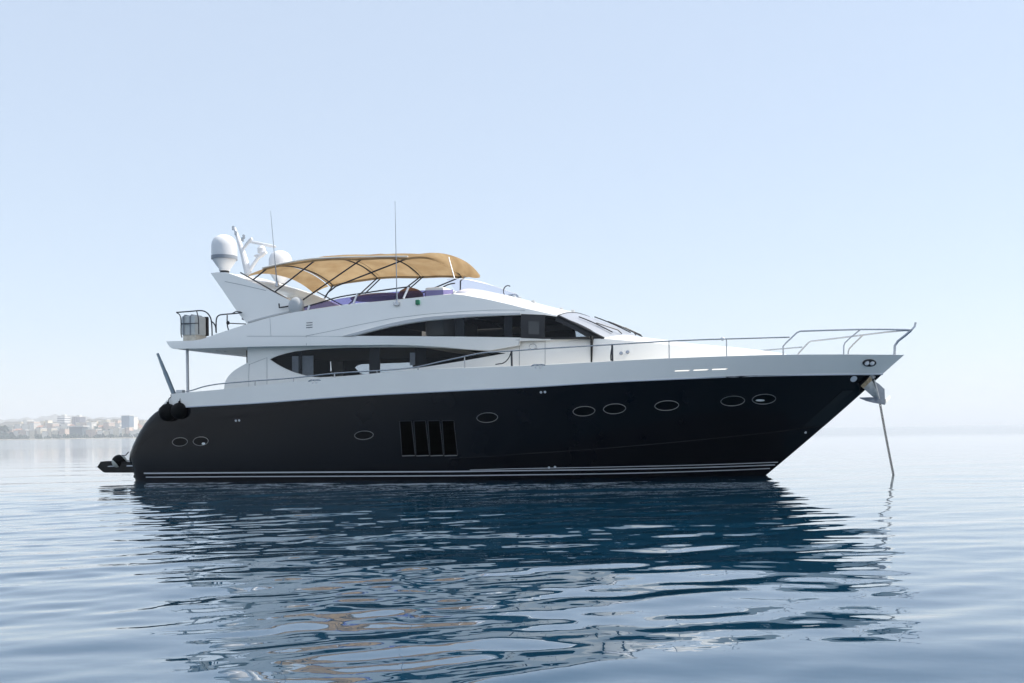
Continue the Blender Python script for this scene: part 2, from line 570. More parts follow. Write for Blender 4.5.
def build_city():
    def facade(name, wall, win, sx, sz, frac_x=0.55, frac_z=0.5):
        """windows and balcony bands as a pattern inside the wall material"""
        m = bpy.data.materials.new(name); m.use_nodes = True
        nt = m.node_tree; b = nt.nodes['Principled BSDF']
        b.inputs['Roughness'].default_value = 0.8
        tc = nt.nodes.new('ShaderNodeTexCoord'); sp = nt.nodes.new('ShaderNodeSeparateXYZ')
        nt.links.new(tc.outputs['Object'], sp.inputs[0])
        def band(sock, size, frac):
            d = nt.nodes.new('ShaderNodeMath'); d.operation = 'DIVIDE'; d.inputs[1].default_value = size
            fr = nt.nodes.new('ShaderNodeMath'); fr.operation = 'FRACT'
            lt = nt.nodes.new('ShaderNodeMath'); lt.operation = 'LESS_THAN'; lt.inputs[1].default_value = frac
            nt.links.new(sock, d.inputs[0]); nt.links.new(d.outputs[0], fr.inputs[0]); nt.links.new(fr.outputs[0], lt.inputs[0])
            return lt.outputs[0]
        mu = nt.nodes.new('ShaderNodeMath'); mu.operation = 'MULTIPLY'
        nt.links.new(band(sp.outputs['X'], sx, frac_x), mu.inputs[0]); nt.links.new(band(sp.outputs['Z'], sz, frac_z), mu.inputs[1])
        mx = nt.nodes.new('ShaderNodeMix'); mx.data_type = 'RGBA'
        mx.inputs['A'].default_value = (*wall, 1); mx.inputs['B'].default_value = (*win, 1)
        nt.links.new(mu.outputs[0], mx.inputs['Factor']); nt.links.new(mx.outputs['Result'], b.inputs['Base Color'])
        return m
    FM = {
        'cream': facade('cream_render', (0.78, 0.70, 0.55), (0.22, 0.20, 0.17), 4.0, 3.2),
        'white': facade('white_render', (0.88, 0.85, 0.78), (0.26, 0.25, 0.24), 5.0, 3.2, 0.5, 0.45),
        'pink': facade('pinkish_render', (0.68, 0.53, 0.44), (0.2, 0.17, 0.15), 4.5, 3.2),
        'stripe': facade('striped_tower', (0.80, 0.79, 0.77), (0.22, 0.23, 0.26), 4000.0, 11.0, 1.0, 0.45),
        'mauve': facade('mauve_tower', (0.42, 0.38, 0.40), (0.14, 0.14, 0.17), 9.0, 4000.0, 0.5, 1.0),
        'dark': facade('dark_glazed_block', (0.10, 0.14, 0.16), (0.05, 0.07, 0.09), 5.0, 3.6, 0.7, 0.6),
        'blue': facade('blue_glass_tower', (0.20, 0.27, 0.34), (0.10, 0.14, 0.20), 4.0, 3.6, 0.7, 0.6),
    }
    roof_m = mat('flat_roof', (0.62, 0.60, 0.56), 0.9)
    terr_m = mat('terracotta_roof', (0.40, 0.22, 0.15), 0.9)
    def building(x0, x1, ytop, D, fm, label, group=None, name='building', cat='building', depth=48, pitched=False, slab=0.0, pent=False):
        p0, p1 = ground(x0, D), ground(x1, D)
        w = (p1 - p0).length
        xm = (x0 + x1) / 2
        hor = PPY - (xm - PPX) * math.tan(ROLL)
        h = (hor - ytop) / F_PX * D + CAM.z
        mid = (p0 + p1) / 2
        r = thing(name, label, cat, mid, group)
        r.rotation_euler.z = math.atan2(p1.y - p0.y, p1.x - p0.x) + random.uniform(-0.15, 0.15)
        w_ = MB().box((-w/2, 0, -1), (w/2, depth, h)).build('wall', FM[fm], r, smooth=False)
        e = 1.2 + slab
        if pitched:
            rb = MB(); rb.add([(-w/2-.6,-.6,h),(w/2+.6,-.6,h),(w/2+.6,depth+.6,h),(-w/2-.6,depth+.6,h),(-w/2,depth/2,h+9),(w/2,depth/2,h+9)],
                              [(0,1,5,4),(2,3,4,5),(1,2,5),(3,0,4),(3,2,1,0)])
            rb.build('roof', terr_m, r, smooth=False)
        else:
            rb = MB().box((-w/2-e, -e, h+0.02), (w/2+e, depth+e, h + 2.6 + slab * 0.5))
            if pent:
                rb.box((-w*0.2, depth*0.3, h + 2.62 + slab), (w*0.25, depth*0.7, h + 10 + slab))
            rb.build('roof', roof_m, r, smooth=False)
        return r
    building(57.3, 65.0, 416.6, SH + 390, 'stripe', 'white high rise with grey horizontal bands, the left of the three towers', cat='tower block', name='tower_block', pent=True)
    building(72.3, 80.0, 417.0, SH + 450, 'mauve', 'mauve high rise with vertical stripes behind the dark glazed block', cat='tower block', name='tower_block', pent=True)
    building(121.8, 129.6, 415.9, SH + 180, 'blue', 'tall blue grey tower standing alone at the right of the town', cat='tower block', name='tower_block')
    building(129.8, 131.8, 417.2, SH + 225, 'white', 'narrow pale tower attached to the right side of the blue grey tower', cat='tower block', name='tower_block')
    building(69.5, 82.5, 426.8, SH + 120, 'dark', 'dark glazed block with a wide white roof slab on the shore', slab=5.0)
    rowspec = []
    rr = random.Random(5)
    used = [(69, 83)]
    kinds = [('white', 'white flat roofed apartment block on the far shore'), ('cream', 'cream flat roofed apartment block on the far shore'), ('pink', 'pinkish flat roofed apartment block on the far shore')]
    for D, lo, hi, ya, yb in ((SH + 285, 8, 152, 422.5, 427.0), (SH + 150, 6, 150, 427.5, 432.0), (SH + 555, 12, 150, 419.5, 423.5), (SH + 690, 84, 150, 417.6, 420.5), (SH + 700, 14, 56, 420.0, 422.5)):
        x = lo
        while x < hi:
            w = rr.uniform(2.6, 6.5)
            if D == SH + 150 and x + w > 68.5 and x < 83.5:
                x = 83.6; continue
            k = rr.choices(kinds, (5, 4, 2))[0]
            yt = rr.uniform(ya, yb)
            pitched = rr.random() < 0.15 and D < SH + 300
            if D > SH + 450 and rr.random() < (0.55 if D > SH + 600 else 0.25):
                x += w; continue
            if pitched:
                building(x, x + w, yt + 1.2, D, k[0], {'white': 'white house with a terracotta roof on the far shore', 'cream': 'cream house with a terracotta roof on the far shore', 'pink': 'pinkish house with a terracotta roof on the far shore'}[k[0]], {'white': 'white terracotta roofed houses', 'cream': 'cream terracotta roofed houses', 'pink': 'pinkish terracotta roofed houses'}[k[0]] + ' of the distant town', name='house', cat='house', pitched=True)
            else:
                building(x, x + w, yt, D, k[0], k[1], k[0] + ' apartment blocks of the distant town', name='apartment_block', cat='apartment block')
            x += w + rr.uniform(-0.2, 2.2)
    # shoreline trees: one far-off green mass
    mb = MB()
    rr = random.Random(9)
    def clump(c, r, n):
        for _ in range(n):
            d = Vector((rr.gauss(0, 1), rr.gauss(0, 1), rr.gauss(0, 0.8)))
            d = d.normalized() * r * (0.5 + 0.55 * rr.random())
            q = c + d
            a = Vector((rr.gauss(0, 1), rr.gauss(0, 1), rr.gauss(0, 1))).normalized()
            b = a.orthogonal().normalized(); e = a.cross(b)
            s = r * rr.uniform(0.25, 0.5)
            mb.add([q + b * s, q + e * s, q - b * s, q - e * s], [(0, 1, 2, 3)])
    for _ in range(120):
        x = rr.uniform(-8, 150)
        D = SH + rr.uniform(36, 120)
        h = 3 * rr.uniform(3.2, 8) * (1.0 if x > 10 else 1.5)
        if 84 < x < 95: h *= 0.6
        g = ground(x, D)
        clump(g + Vector((0, 0, h * 0.5)), h * 0.6, 16)
    for _ in range(60):
        x = rr.uniform(-8, 9)
        g = ground(x, SH + rr.uniform(60, 270))
        clump(g + Vector((0, 0, rr.uniform(9, 57))), rr.uniform(12, 19), 16)
    for _ in range(40):
        x = rr.uniform(10, 150)
        g = ground(x, SH + rr.uniform(180, 360))
        clump(g + Vector((0, 0, rr.uniform(21, 50))), rr.uniform(9, 16), 12)
    o = mb.build('shore_trees', mat('tree_leaves', (0.035, 0.065, 0.045), 0.9, var=0.5, vscale=0.06), None, smooth=False)
    tag(o, 'grey green belt of trees along the far shoreline in front of the town', 'trees', kind='stuff')
build_city()

def build_haze():
    o = MB().box((-22600, -22600, -1.5), (22600, 22600, 470)).build('haze', bpy.data.materials.new('haze_air'), None, smooth=False)
    m = o.data.materials[0]; m.use_nodes = True
    nt = m.node_tree
    nt.nodes.remove(nt.nodes['Principled BSDF'])
    v = nt.nodes.new('ShaderNodeVolumePrincipled')
    v.inputs['Color'].default_value = (1.0, 1.0, 1.0, 1)
    v.inputs['Density'].default_value = HAZE
    v.inputs['Anisotropy'].default_value = 0.1
    nt.links.new(v.outputs['Volume'], nt.nodes['Material Output'].inputs['Volume'])
    tag(o, 'pale sea haze that fades the far town and hills', 'haze', kind='stuff')
HAZE = 1.15e-4
build_haze()
# ================================================================== THE YACHT (bow towards +X, waterline Z = 0)
yacht = thing('motor_yacht', 'long black hulled motor yacht with white superstructure and tan sun canopy lying at anchor', 'yacht')

# --- plan and profile curves
B_DECK = smooth_interp([(-10.9, 2.42), (-9.5, 2.60), (-7, 2.78), (-3, 2.92), (0, 2.94), (3, 2.88), (5, 2.74), (7, 2.45), (8.5, 2.08), (9.7, 1.65), (10.6, 1.24), (11.2, 0.90), (11.8, 0.50), (12.32, 0.03)])
KNX = 11.76
B_KN = smooth_interp([(-10.9, 2.42), (-9.5, 2.58), (-7, 2.76), (-3, 2.90), (0, 2.92), (3, 2.84), (5, 2.66), (7, 2.30), (8.5, 1.84), (9.7, 1.33), (10.6, 0.84), (11.2, 0.42), (11.5, 0.14), (KNX, 0.02)])
WLX = 8.58
B_WL = smooth_interp([(-10.9, 2.38), (-8, 2.58), (-4, 2.68), (0, 2.55), (3, 2.12), (5, 1.55), (6.5, 0.98), (7.6, 0.50), (8.3, 0.15), (WLX, 0.02)])
deck_px = [(171, 394), (224, 389.3), (295, 381.5), (336, 377.8), (389, 372.3), (440, 368.7), (480, 367.4), (530, 365.6), (600, 362), (650, 359.3), (700, 357.3), (760, 355.4), (800, 354.7), (850, 354.6), (880, 354.8), (903.7, 355)]
kn_px = [(172, 407.6), (249, 403.3), (360, 395.4), (445, 391), (530, 386.7), (600, 382.4), (700, 377.7), (760, 375.5), (800, 374.8), (845, 374.2), (884, 373.8)]
def curve_xz(px, b):
    out = [at(x, y, lambda X, Z: max(0.0, b(X))) for x, y in px]
    return [(p.x, p.z) for p in out]
Z_DECK = smooth_interp(sorted(curve_xz(deck_px, B_DECK)))
Z_KN = smooth_interp(sorted(curve_xz(kn_px, B_KN)))
# stern profile of the dark hull (height -> X)
st = [at(x, y, 2.40) for x, y in [(131, 473), (127.5, 458), (130, 450), (136.5, 436.5), (146.5, 421.6), (157, 411.5), (166, 406.5)]]
X_STERN = smooth_interp(sorted([(p.z, p.x) for p in st] + [(-0.5, st[0].x + 0.05)]))
def X_STEM(z, zk=None):
    zk = Z_KN(KNX)
    t = z / zk
    return WLX + (KNX - WLX) * (t + 0.05 * t * (1 - t)) if t > 0 else WLX + t * 3.5
def hull_y(X, Z):
    """half breadth of the dark hull side"""
    zk = Z_KN(min(max(X, -10.5), KNX))
    v = min(max(Z / zk, -0.3), 1.0)
    xs, xb = X_STERN(Z), X_STEM(Z)
    u = min(max((X - xs) / (xb - xs), 0.0), 1.0)
    xw0, xk0 = X_STERN(0.0), X_STERN(Z_KN(-10.3))
    bw = max(0.0, B_WL(xw0 + u * (WLX - xw0)))
    bk = max(0.0, B_KN(xk0 + u * (KNX - xk0)))
    e = 0.62 + 0.62 * u ** 1.5
    g = v ** e if v > 0 else 0.4 * v
    y = bw + (bk - bw) * g
    # stern quarter rolls in towards the transom
    d = X - xs
    if d < 0.35:
        y -= 0.35 * (1 - math.sqrt(max(0.0, 1 - ((0.35 - max(d, 0)) / 0.35) ** 2))) * 0.6
    return max(0.012, y)
X_BA = at(171.8, 400, 2.64).x
TIPX = 12.32
def band_pt(u, t):
    xk = X_BA + u * (KNX - X_BA); xd = X_BA + u * (TIPX - X_BA)
    yk, yd = B_KN(xk) + 0.02, B_DECK(xd)
    return (xk + (xd - xk) * t, max(0.006, yk + (yd - yk) * t ** 0.9), Z_KN(xk) + (Z_DECK(xd) - Z_KN(xk)) * t)
def band_y(X, Z):
    t, u = 0.5, 0.5
    for _ in range(14):
        xe = KNX + (TIPX - KNX) * t
        u = min(max((X - X_BA) / (xe - X_BA), 0), 1)
        xk = X_BA + u * (KNX - X_BA); xd = X_BA + u * (TIPX - X_BA)
        t = min(max((Z - Z_KN(xk)) / (Z_DECK(xd) - Z_KN(xk)), 0), 1)
    return band_pt(u, t)[1]

# --- hull
def hull_rows():
    us = [0, .004, .01, .02, .035] + list(np.linspace(0.06, 0.985, 54)) + [0.994, 1.0]
    zs = []
    rows = []
    for v in [-0.25, -0.1, 0, .06, .12, .2, .3, .4, .5, .6, .7, .8, .88, .94, 1.0]:
        row = []
        for u in us:
            X = 0.0
            Z = v * 2.0
            for _ in range(8):
                xs, xb = X_STERN(Z), X_STEM(Z)
                X = xs + u * (xb - xs)
                Z = v * Z_KN(min(max(X, -10.5), KNX))
            row.append((X, -hull_y(X, Z), Z))
        rows.append(row)
    return rows
rows = hull_rows()
mb = MB().grid(rows)
mb.mirror()
# transom closing face, bowed slightly aft
tr = []
for r in rows:
    a = Vector(r[0])
    tr.append([(a.x - 0.22 * (1 - (k / 6 - 1) ** 2), a.y * (1 - k / 6), a.z) for k in range(13)])
mb.grid(tr)
mb.add([p for p in rows[-1]] + [(x, -y, z) for x, y, z in rows[-1]], [(i, i + 1, len(rows[-1]) + i + 1, len(rows[-1]) + i) for i in range(len(rows[-1]) - 1)])
hull = mb.build('hull', M['hull'], yacht, angle=50)

def strip_on(yfun, pts_lo, pts_hi, off=0.006, name='stripe', m=None, parent=None, both=True):
    mb = MB()
    r0, r1, r2, r3 = [], [], [], []
    for (xa, za), (xb, zb) in zip(pts_lo, pts_hi):
        r0.append((xa, -yfun(xa, za) + 0.02, za)); r1.append((xa, -yfun(xa, za) - off, za))
        r2.append((xb, -yfun(xb, zb) - off, zb)); r3.append((xb, -yfun(xb, zb) + 0.02, zb))
    mb.grid([r0, r1, r2, r3])
    return (mb.pair if both else mb.build)(name, m, parent)
# boot stripes measured from the photograph
def boot(pts, half, hb=None):
    P = [at(x, y, hull_y) for x, y in pts]
    f = smooth_interp(sorted([(p.x, p.z) for p in P]))
    xs = np.linspace(P[0].x, P[-1].x, 90)
    lo, hi = [], []
    for x in xs:
        z = f(x)
        h = half if hb is None else half + (hb - half) * (x - xs[0]) / (xs[-1] - xs[0])
        lo.append((x, z - h)); hi.append((x, z + h))
    return strip_on(hull_y, lo, hi, 0.005, 'boot_stripe', M['silver'], hull)
boot([(144, 473.3), (250, 472.6), (350, 472.0), (440, 471.6), (520, 470.6), (600, 469.6), (660, 468.5), (700, 467.5), (740, 466.2), (775, 464.9)], 0.020, 0.014)
boot([(146, 477.2), (250, 476.6), (350, 476.2), (440, 475.8), (520, 474.9), (600, 473.8), (660, 472.4), (700, 471.2), (740, 469.8), (770, 468.4)], 0.015, 0.013)
boot([(470, 470.0), (520, 468.6), (600, 467.2), (660, 465.9), (700, 464.9), (740, 463.6), (778, 462.2)], 0.008, 0.012)
# spray rail running up to the bow
srp = [at(x, y, hull_y) for x, y in [(450, 459), (520, 454.5), (600, 449), (680, 442), (740, 436), (790, 430.5), (822, 426)]]
f_sr = smooth_interp([(p.x, p.z) for p in srp])
xs = np.linspace(srp[0].x, srp[-1].x, 50)
mb = MB().tube([(x, -hull_y(x, f_sr(x)) - 0.002, f_sr(x)) for x in xs], 0.022, 6)
mb.pair('spray_rail', M['hull'], hull)

def ell_on(yfun, px, py, rx, ry, off, n=28, tilt=0.0):
    out = []
    for k in range(n):
        a = 2 * math.pi * k / n
        ca, sa = math.cos(a), math.sin(a)
        ex = math.copysign(abs(ca) ** 0.9, ca) * rx; ey = math.copysign(abs(sa) ** 1.12, sa) * ry
        p = at(px + ex * math.cos(tilt) - ey * math.sin(tilt), py + ex * math.sin(tilt) + ey * math.cos(tilt), yfun)
        out.append(Vector((p.x, -yfun(p.x, p.z) - off, p.z)))
    return out
def porthole(px, py, rx, ry, tilt=-0.06, parent=hull):
    ring = ell_on(hull_y, px, py, rx, ry, 0.004, tilt=tilt)
    inner = ell_on(hull_y, px, py, rx * 0.86, ry * 0.82, 0.002, tilt=tilt)
    c = sum(inner, Vector()) / len(inner)
    mb = MB().add([c] + inner, [(0, 1 + k, 1 + (k + 1) % len(inner)) for k in range(len(inner))])
    g = mb.build('porthole', M['black_glass'], parent)
    MB().tube(ring + ring[:2], 0.010, 6, cap=False).build('rim', M['rimsteel'], g)
    return g
M['rimsteel'] = mat('rim_steel', (0.26, 0.25, 0.235), 0.3, metal=0.8)
M['void'] = mat('intake_black', (0.0015, 0.0015, 0.0015), 0.9, spec=0.02)
def port_glint(px, py, rx, ry):  # pale ellipse on the pane: a glint put into its colour
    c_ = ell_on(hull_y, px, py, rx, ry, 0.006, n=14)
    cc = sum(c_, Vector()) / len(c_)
    return MB().add([cc] + c_, [(0, 1 + k, 1 + (k + 1) % len(c_)) for k in range(len(c_))]).build('porthole_glint', M['glintwhite'], hull)
M['glintwhite'] = mat('white_glint', (0.8, 0.8, 0.78), 0.6)
port_glint(760.2, 400.4, 4.6, 1.0); port_glint(203.6, 443.6, 1.8, 1.2)
for a in [(180, 441.9, 7.6, 4.2), (200.8, 441.2, 7.6, 4.3), (364, 435.2, 9.4, 4.2), (487.3, 417.6, 10.5, 4.8), (584, 411.2, 11.0, 4.7), (614.6, 408.8, 11.2, 4.9), (666.8, 405.6, 12.0, 4.8), (732.8, 401.0, 12.0, 4.8), (764, 399.2, 11.8, 4.9)]:
    porthole(*a)
# engine room air intakes
for i in range(4):
    xo = 14.1 * i
    quad = [(399.9 + xo, 421.3 - 0.15 * i), (411.6 + xo, 421.0 - 0.15 * i), (415.4 + xo, 455.2 - 0.05 * i), (402.2 + xo, 455.6 - 0.05 * i)]
    rows = []
    for t in np.linspace(0, 1, 12):
        r = []
        for s in (0, 0.5, 1):
            a = Vector(quad[0]).lerp(Vector(quad[3]), t); b = Vector(quad[1]).lerp(Vector(quad[2]), t)
            q = a.lerp(b, s)
            p = at(q.x, q.y, hull_y)
            r.append((p.x, -hull_y(p.x, p.z) - 0.006, p.z))
        rows.append(r)
    v = MB().grid(rows).build('air_intake', M['void'], hull)
    mb = MB()
    for t in np.linspace(0.06, 0.95, 11):
        k = int(t * 11); a = Vector(rows[k][0]).lerp(Vector(rows[k + 1][0]), t * 11 - k); b = Vector(rows[k][2]).lerp(Vector(rows[k + 1][2]), t * 11 - k)
        d = Vector((0, -0.006, 0))
        mb.tube([a.lerp(b, .06) + d, a.lerp(b, .94) + d], 0.009, 5)
    mb.build('louvre', M['void'], v)
    frame = [Vector(r[0]) for r in rows] + [Vector(rows[-1][1])] + [Vector(r[2]) for r in rows[::-1]] + [Vector(rows[0][1])]
    frame = [p + Vector((0, -0.004, 0)) for p in frame]
    MB().tube(frame + frame[:2], 0.011, 5, cap=False).build('frame', M['rimdark'] if 'rimdark' in M else M.setdefault('rimdark', mat('intake_edge', (0.05, 0.053, 0.06), 0.3, metal=0.6)), v)
    sill = [Vector(rows[-1][0]) + Vector((0.01, -0.012, -0.012)), Vector(rows[-1][2]) + Vector((-0.01, -0.012, -0.012))]
    MB().tube(sill, 0.012, 6).build('sill', M['rimsteel'], v)
# through hull fittings
mb = MB()
for px, py in [(236, 420.7), (239.3, 420.4), (541, 392.3), (545, 392.0), (549, 467.6), (555, 467.0), (805.5, 432.4)]:
    p = at(px, py, hull_y)
    mb.lathe([(0.001, 0.02), (0.03, 0.018), (0.034, 0.0), (0.034, -0.03)], (p.x, -hull_y(p.x, p.z), p.z), (0, -1, 0), 10)
mb.build('skin_fitting', M['silver'], hull)

# --- white topside band with bulwark
U0 = list(1 - (1 - np.linspace(0, 1, 90)) ** 1.15)
def band_ut(px, py):
    p = at(px, py, band_y)
    t, u = 0.5, 0.5
    for _ in range(14):
        xe = KNX + (TIPX - KNX) * t
        u = (p.x - X_BA) / (xe - X_BA)
        xk = X_BA + u * (KNX - X_BA); xd = X_BA + u * (TIPX - X_BA)
        t = (p.z - Z_KN(xk)) / (Z_DECK(xd) - Z_KN(xk))
    return u, t
PORTS = [(676.0, 690.8, 369.6), (694.6, 709.0, 368.9), (713.2, 728.0, 368.2)]
gaps = [(band_ut(a, y)[0], band_ut(b, y)[0]) for a, b, y in PORTS]
T_LO = sum(band_ut((a + b) / 2, y + 1.75)[1] for a, b, y in PORTS) / 3
T_HI = sum(band_ut((a + b) / 2, y - 1.75)[1] for a, b, y in PORTS) / 3
ge = [g for p in gaps for g in p]
U0 = sorted([u for u in U0 if all(abs(u - g) > 0.002 for g in ge)] + ge)
T0 = sorted([t for t in [0, 0.06, 0.2, 0.4, 0.6, 0.8, 0.94, 1.0] if abs(t - T_LO) > 0.05 and abs(t - T_HI) > 0.05] + [T_LO, T_HI])
def in_gap(k):
    um = (U0[k] + U0[k + 1]) / 2
    return any(a < um < b for a, b in gaps)
def band_rows():
    return [[(x, -y, z + 0.004) for x, y, z in (band_pt(u, t) for u in U0)] for t in T0]
rows = band_rows()
top = rows[-1]
cap = [(x - 0.10 * max(0.0, min(1.0, (x - 11) / 1.2)), min(-0.003, y + 0.10), z + 0.012) for x, y, z in top]
T_IN = max(0.12, T_LO - 0.16)
low_ = [band_pt(u, T_IN) for u in U0]
inn = [(x - 0.10, -max(0.002, y - 0.14), z) for x, y, z in low_]
lip = [(x, y + 0.02, z - 0.03) for x, y, z in rows[0]]
h_in = [(x - 0.08, -max(0.002, y - 0.13), z) for x, y, z in (band_pt(u, T_LO) for u in U0)]
h_in2 = [(x - 0.06, -max(0.002, y - 0.13), z) for x, y, z in (band_pt(u, T_HI) for u in U0)]
allr = [lip] + rows + [cap, h_in2, h_in, inn]
mb = MB()
n = len(U0)
for r in allr: mb.v += [tuple(p) for p in r]
kl = 1 + T0.index(T_LO); kh = len(rows) + 2
for i in range(len(allr) - 1):
    for k in range(n - 1):
        if i in (kl, kh) and in_gap(k):
            continue
        mb.f.append((i * n + k, i * n + k + 1, (i + 1) * n + k + 1, (i + 1) * n + k))
# reveals of the three openings
for a, b in gaps:
    ka, kb = U0.index(a), U0.index(b)
    for k in range(ka, kb):
        mb.f.append((kl * n + k, kl * n + k + 1, (kh + 1) * n + k + 1, (kh + 1) * n + k))
        mb.f.append(((kl + 1) * n + k, (kl + 1) * n + k + 1, kh * n + k + 1, kh * n + k))
    for k in (ka, kb):
        mb.f.append((kl * n + k, (kl + 1) * n + k, kh * n + k, (kh + 1) * n + k))
mb.mirror()
band = mb.build('bulwark', M['gel'], yacht, angle=40)
rr_ = [(x, y - 0.004, z - 0.012) for x, y, z in rows[0]]
MB().tube(rr_, 0.022, 6).pair('rub_rail', M['silver'], band)
dk = [(x, y, z + 0.02) for x, y, z in inn]
MB().add(dk + [(x, -y, z) for x, y, z in dk], [(i, i + 1, len(dk) + i + 1, len(dk) + i) for i in range(len(dk) - 1)]).build('deck', M['teak'], yacht)
# stern coaming: the pale wedge aft of the bulwark
q = px_list([(157.2, 410.2), (171.4, 396.2), (172.6, 394.2), (172.8, 407.6), (168.5, 407.6)], lambda X, Z: 2.56)
n = len(q)
mb = MB().add(q + [Vector((p.x, -p.y, p.z)) for p in q], [tuple(range(n)), tuple(range(2 * n - 1, n - 1, -1))] + [(i, (i + 1) % n, (i + 1) % n + n, i + n) for i in range(n)])
mb.build('stern_coaming', M['gel'], yacht, smooth=False)

# --- swimming platform
sec = [at(x, y, 2.35) for x, y in [(95.2, 467), (98.6, 461.6), (104, 461.0), (175, 463.6), (185, 472.6), (103, 472.6), (101, 471.8)]]
rows = []
for s in np.linspace(-1, 1, 25):
    w = 2.42 * s
    inset = 0.14 * (abs(s) ** 8)
    rows.append([(p.x + (inset if p.x < -10.6 else 0), -w, p.z) for p in sec])
mb = MB().grid(rows, close=True)
k = len(sec)
mb.f += [tuple(range(k))[::-1], tuple(range(24 * k, 25 * k))]
plat = mb.build('swim_platform', M['platform'] if 'platform' in M else M.setdefault('platform', mat('black_platform', (0.004, 0.004, 0.005), 0.4, spec=0.25)), yacht, angle=30)
a, b = at(127, 466.0, 2.44), at(169.5, 464.7, 2.44)
MB().tube([a, b], [0.02, 0.03], 8).pair('rub_strip', M['silver'], plat)
a, b = at(96, 467.0, 2.36), at(117, 466.0, 2.44)
MB().tube([a, b], 0.016, 8).pair('rub_strip', M['silver'], plat)
mb = MB()
for px in (140, 146, 155, 161.5, 167):
    p = at(px, 476, 2.2)
    mb.lathe([(0.001, -0.06), (0.05, -0.05), (0.05, 0.06), (0.001, 0.07)], (p.x, -2.36, p.z), (0, -1, 0), 10)
mb.build('trim_tab_ram', M['dark'], yacht)

# --- lower house and foredeck trunk
W_H = smooth_interp([(-11, 2.25), (-7, 2.34), (-3, 2.38), (0, 2.38), (2.5, 2.30), (4.5, 2.12), (6, 1.86), (7.5, 1.48), (8.5, 1.13), (9.4, 0.72), (10, 0.35)])
LEAN = smooth_interp([(-11, 0.06), (0, 0.08), (3, 0.14), (5, 0.30), (7, 0.6), (10, 0.8)])
def house_y(X, Z):
    return W_H(X) - LEAN(X) * (Z - Z_DECK(min(X, 12)))
aft_curve = catmull([Vector((224.3, 392, 0)), Vector((224.6, 384.5, 0)), Vector((227.5, 377.5, 0)), Vector((234.5, 370.3, 0)), Vector((247.4, 362.6, 0))], 5)
outl = [(v.x, v.y) for v in aft_curve] + [(247.4, 342), (300, 341), (390, 340.5), (440, 340), (505, 339.5), (519, 339.2), (545, 339.8), (571, 340.2), (590, 339.8), (604.5, 338.8), (622, 340.2), (639, 341.6), (662, 343.8), (678, 345.8), (700, 347.3), (725, 349), (750, 351.1), (776, 353.6), (786, 355.2), (786, 364), (760, 371), (725, 374), (650, 374), (600, 372), (530, 373), (440, 376), (389, 380), (336, 386), (295, 389), (260, 393)]
salon = [(269.8, 359.4), (273, 357.6), (278, 355.6), (286, 353.3), (294.7, 351.4), (306, 350.0), (319.6, 349.0), (336, 348.1), (353, 347.6), (389, 347.2), (413, 347.3), (443, 348.2), (466, 349.8), (489.5, 351.6), (506, 353.2), (497, 354.8), (480, 357.8), (464.6, 360.6), (445, 363.8), (423, 367.2), (405, 369.7), (389, 371.7), (370, 373.8), (353, 375.3), (336, 376.5), (319.6, 377.2), (310, 376.6), (303, 374.9), (294, 372.3), (286, 369.0), (280, 366), (275, 363.0)]
hs_out = px_list(outl, house_y)
hs_win = px_list(salon, house_y)
for port in (False, True):
    panel(hs_out, [hs_win], house_y, 0.05, 0.25, port).build('cabin_side', M['gel'], yacht, angle=40)
# window panes, a little inside the moulding
for port in (False, True):
    panel(hs_win, [], house_y, 0.012, 0.3, port, off=-0.03).build('salon_window', M['window'], yacht)
def blk(name, quad, yf, off, thick, m, parent=None, port=False, grid=0.3):
    return panel(px_list(quad, yf), [], yf, thick, grid, port, off).build(name, m, parent if parent is not None else yacht)
blk('window_pillar', [(368.2, 345), (378.6, 345), (378.6, 375.5), (368.2, 376.5)], house_y, -0.055, 0.04, M['dark'])
blk('window_pillar', [(300, 347), (297.4, 348), (297.4, 375.5), (300.2, 376.5)], house_y, -0.055, 0.03, M['dark'])
blk('curtain', [(290.0, 355.8), (297.3, 355.8), (297.3, 374), (290.0, 374)], house_y, -0.10, 0.02, M['curtain'])
blk('curtain', [(300.2, 355.6), (311.3, 355.3), (311.3, 378), (300.2, 378)], house_y, -0.10, 0.02, M['curtain'])
blk('curtain', [(408.2, 352.3), (413.2, 352.3), (413.2, 364.5), (408.2, 365.2)], house_y, -0.10, 0.02, M['curtain'])
blk('window_pillar', [(413.4, 345), (424, 345), (424, 372), (413.4, 372)], house_y, -0.12, 0.02, M['interior'])
# blinds lowered on the far side, leaving a strip open at the sill
def far_pts(pts, y):
    return [at(p[0], p[1], y) for p in pts]
YB = 2.22
blind = [(p.x, 0, p.z) for p in hs_win]
bx0, bx1 = min(p[0] for p in blind) - 0.3, max(p[0] for p in blind) + 0.3
bz0, bz1 = min(p[2] for p in blind) - 0.25, max(p[2] for p in blind) + 0.25
def far_hole(pts):
    return [at(p[0], p[1], -YB) for p in pts]
strip1 = far_hole([(355.0, 367.5), (358, 364.8), (363, 364.2), (413.0, 362.4), (413.0, 374), (363, 377), (358, 371)])
panel([(bx0, 0, bz0), (bx1, 0, bz0), (bx1, 0, bz1), (bx0, 0, bz1)], [strip1], lambda X, Z: YB, 0.02, 0.5, True).build('blind', M['interior'], yacht, smooth=False)
# interior lining
x0, x1 = hs_win[0].x - 0.8, 4.2
mb = MB()
mb.box((x0, -2.18, 1.95), (x1, 2.18, 2.0))
mb.build('cabin_sole', M['interior'], yacht, smooth=False)
MB().box((x0, -2.24, 3.80), (x1, 2.24, 3.84)).build('cabin_ceiling', M['ceiling'], yacht, smooth=False)
MB().box((x0 - 0.05, -2.24, 1.9), (x0 - 0.01, 2.24, 3.86)).box((x1 + 0.01, -2.15, 1.9), (x1 + 0.05, 2.15, 3.86)).build('bulkhead', M['interior'], yacht, smooth=False)
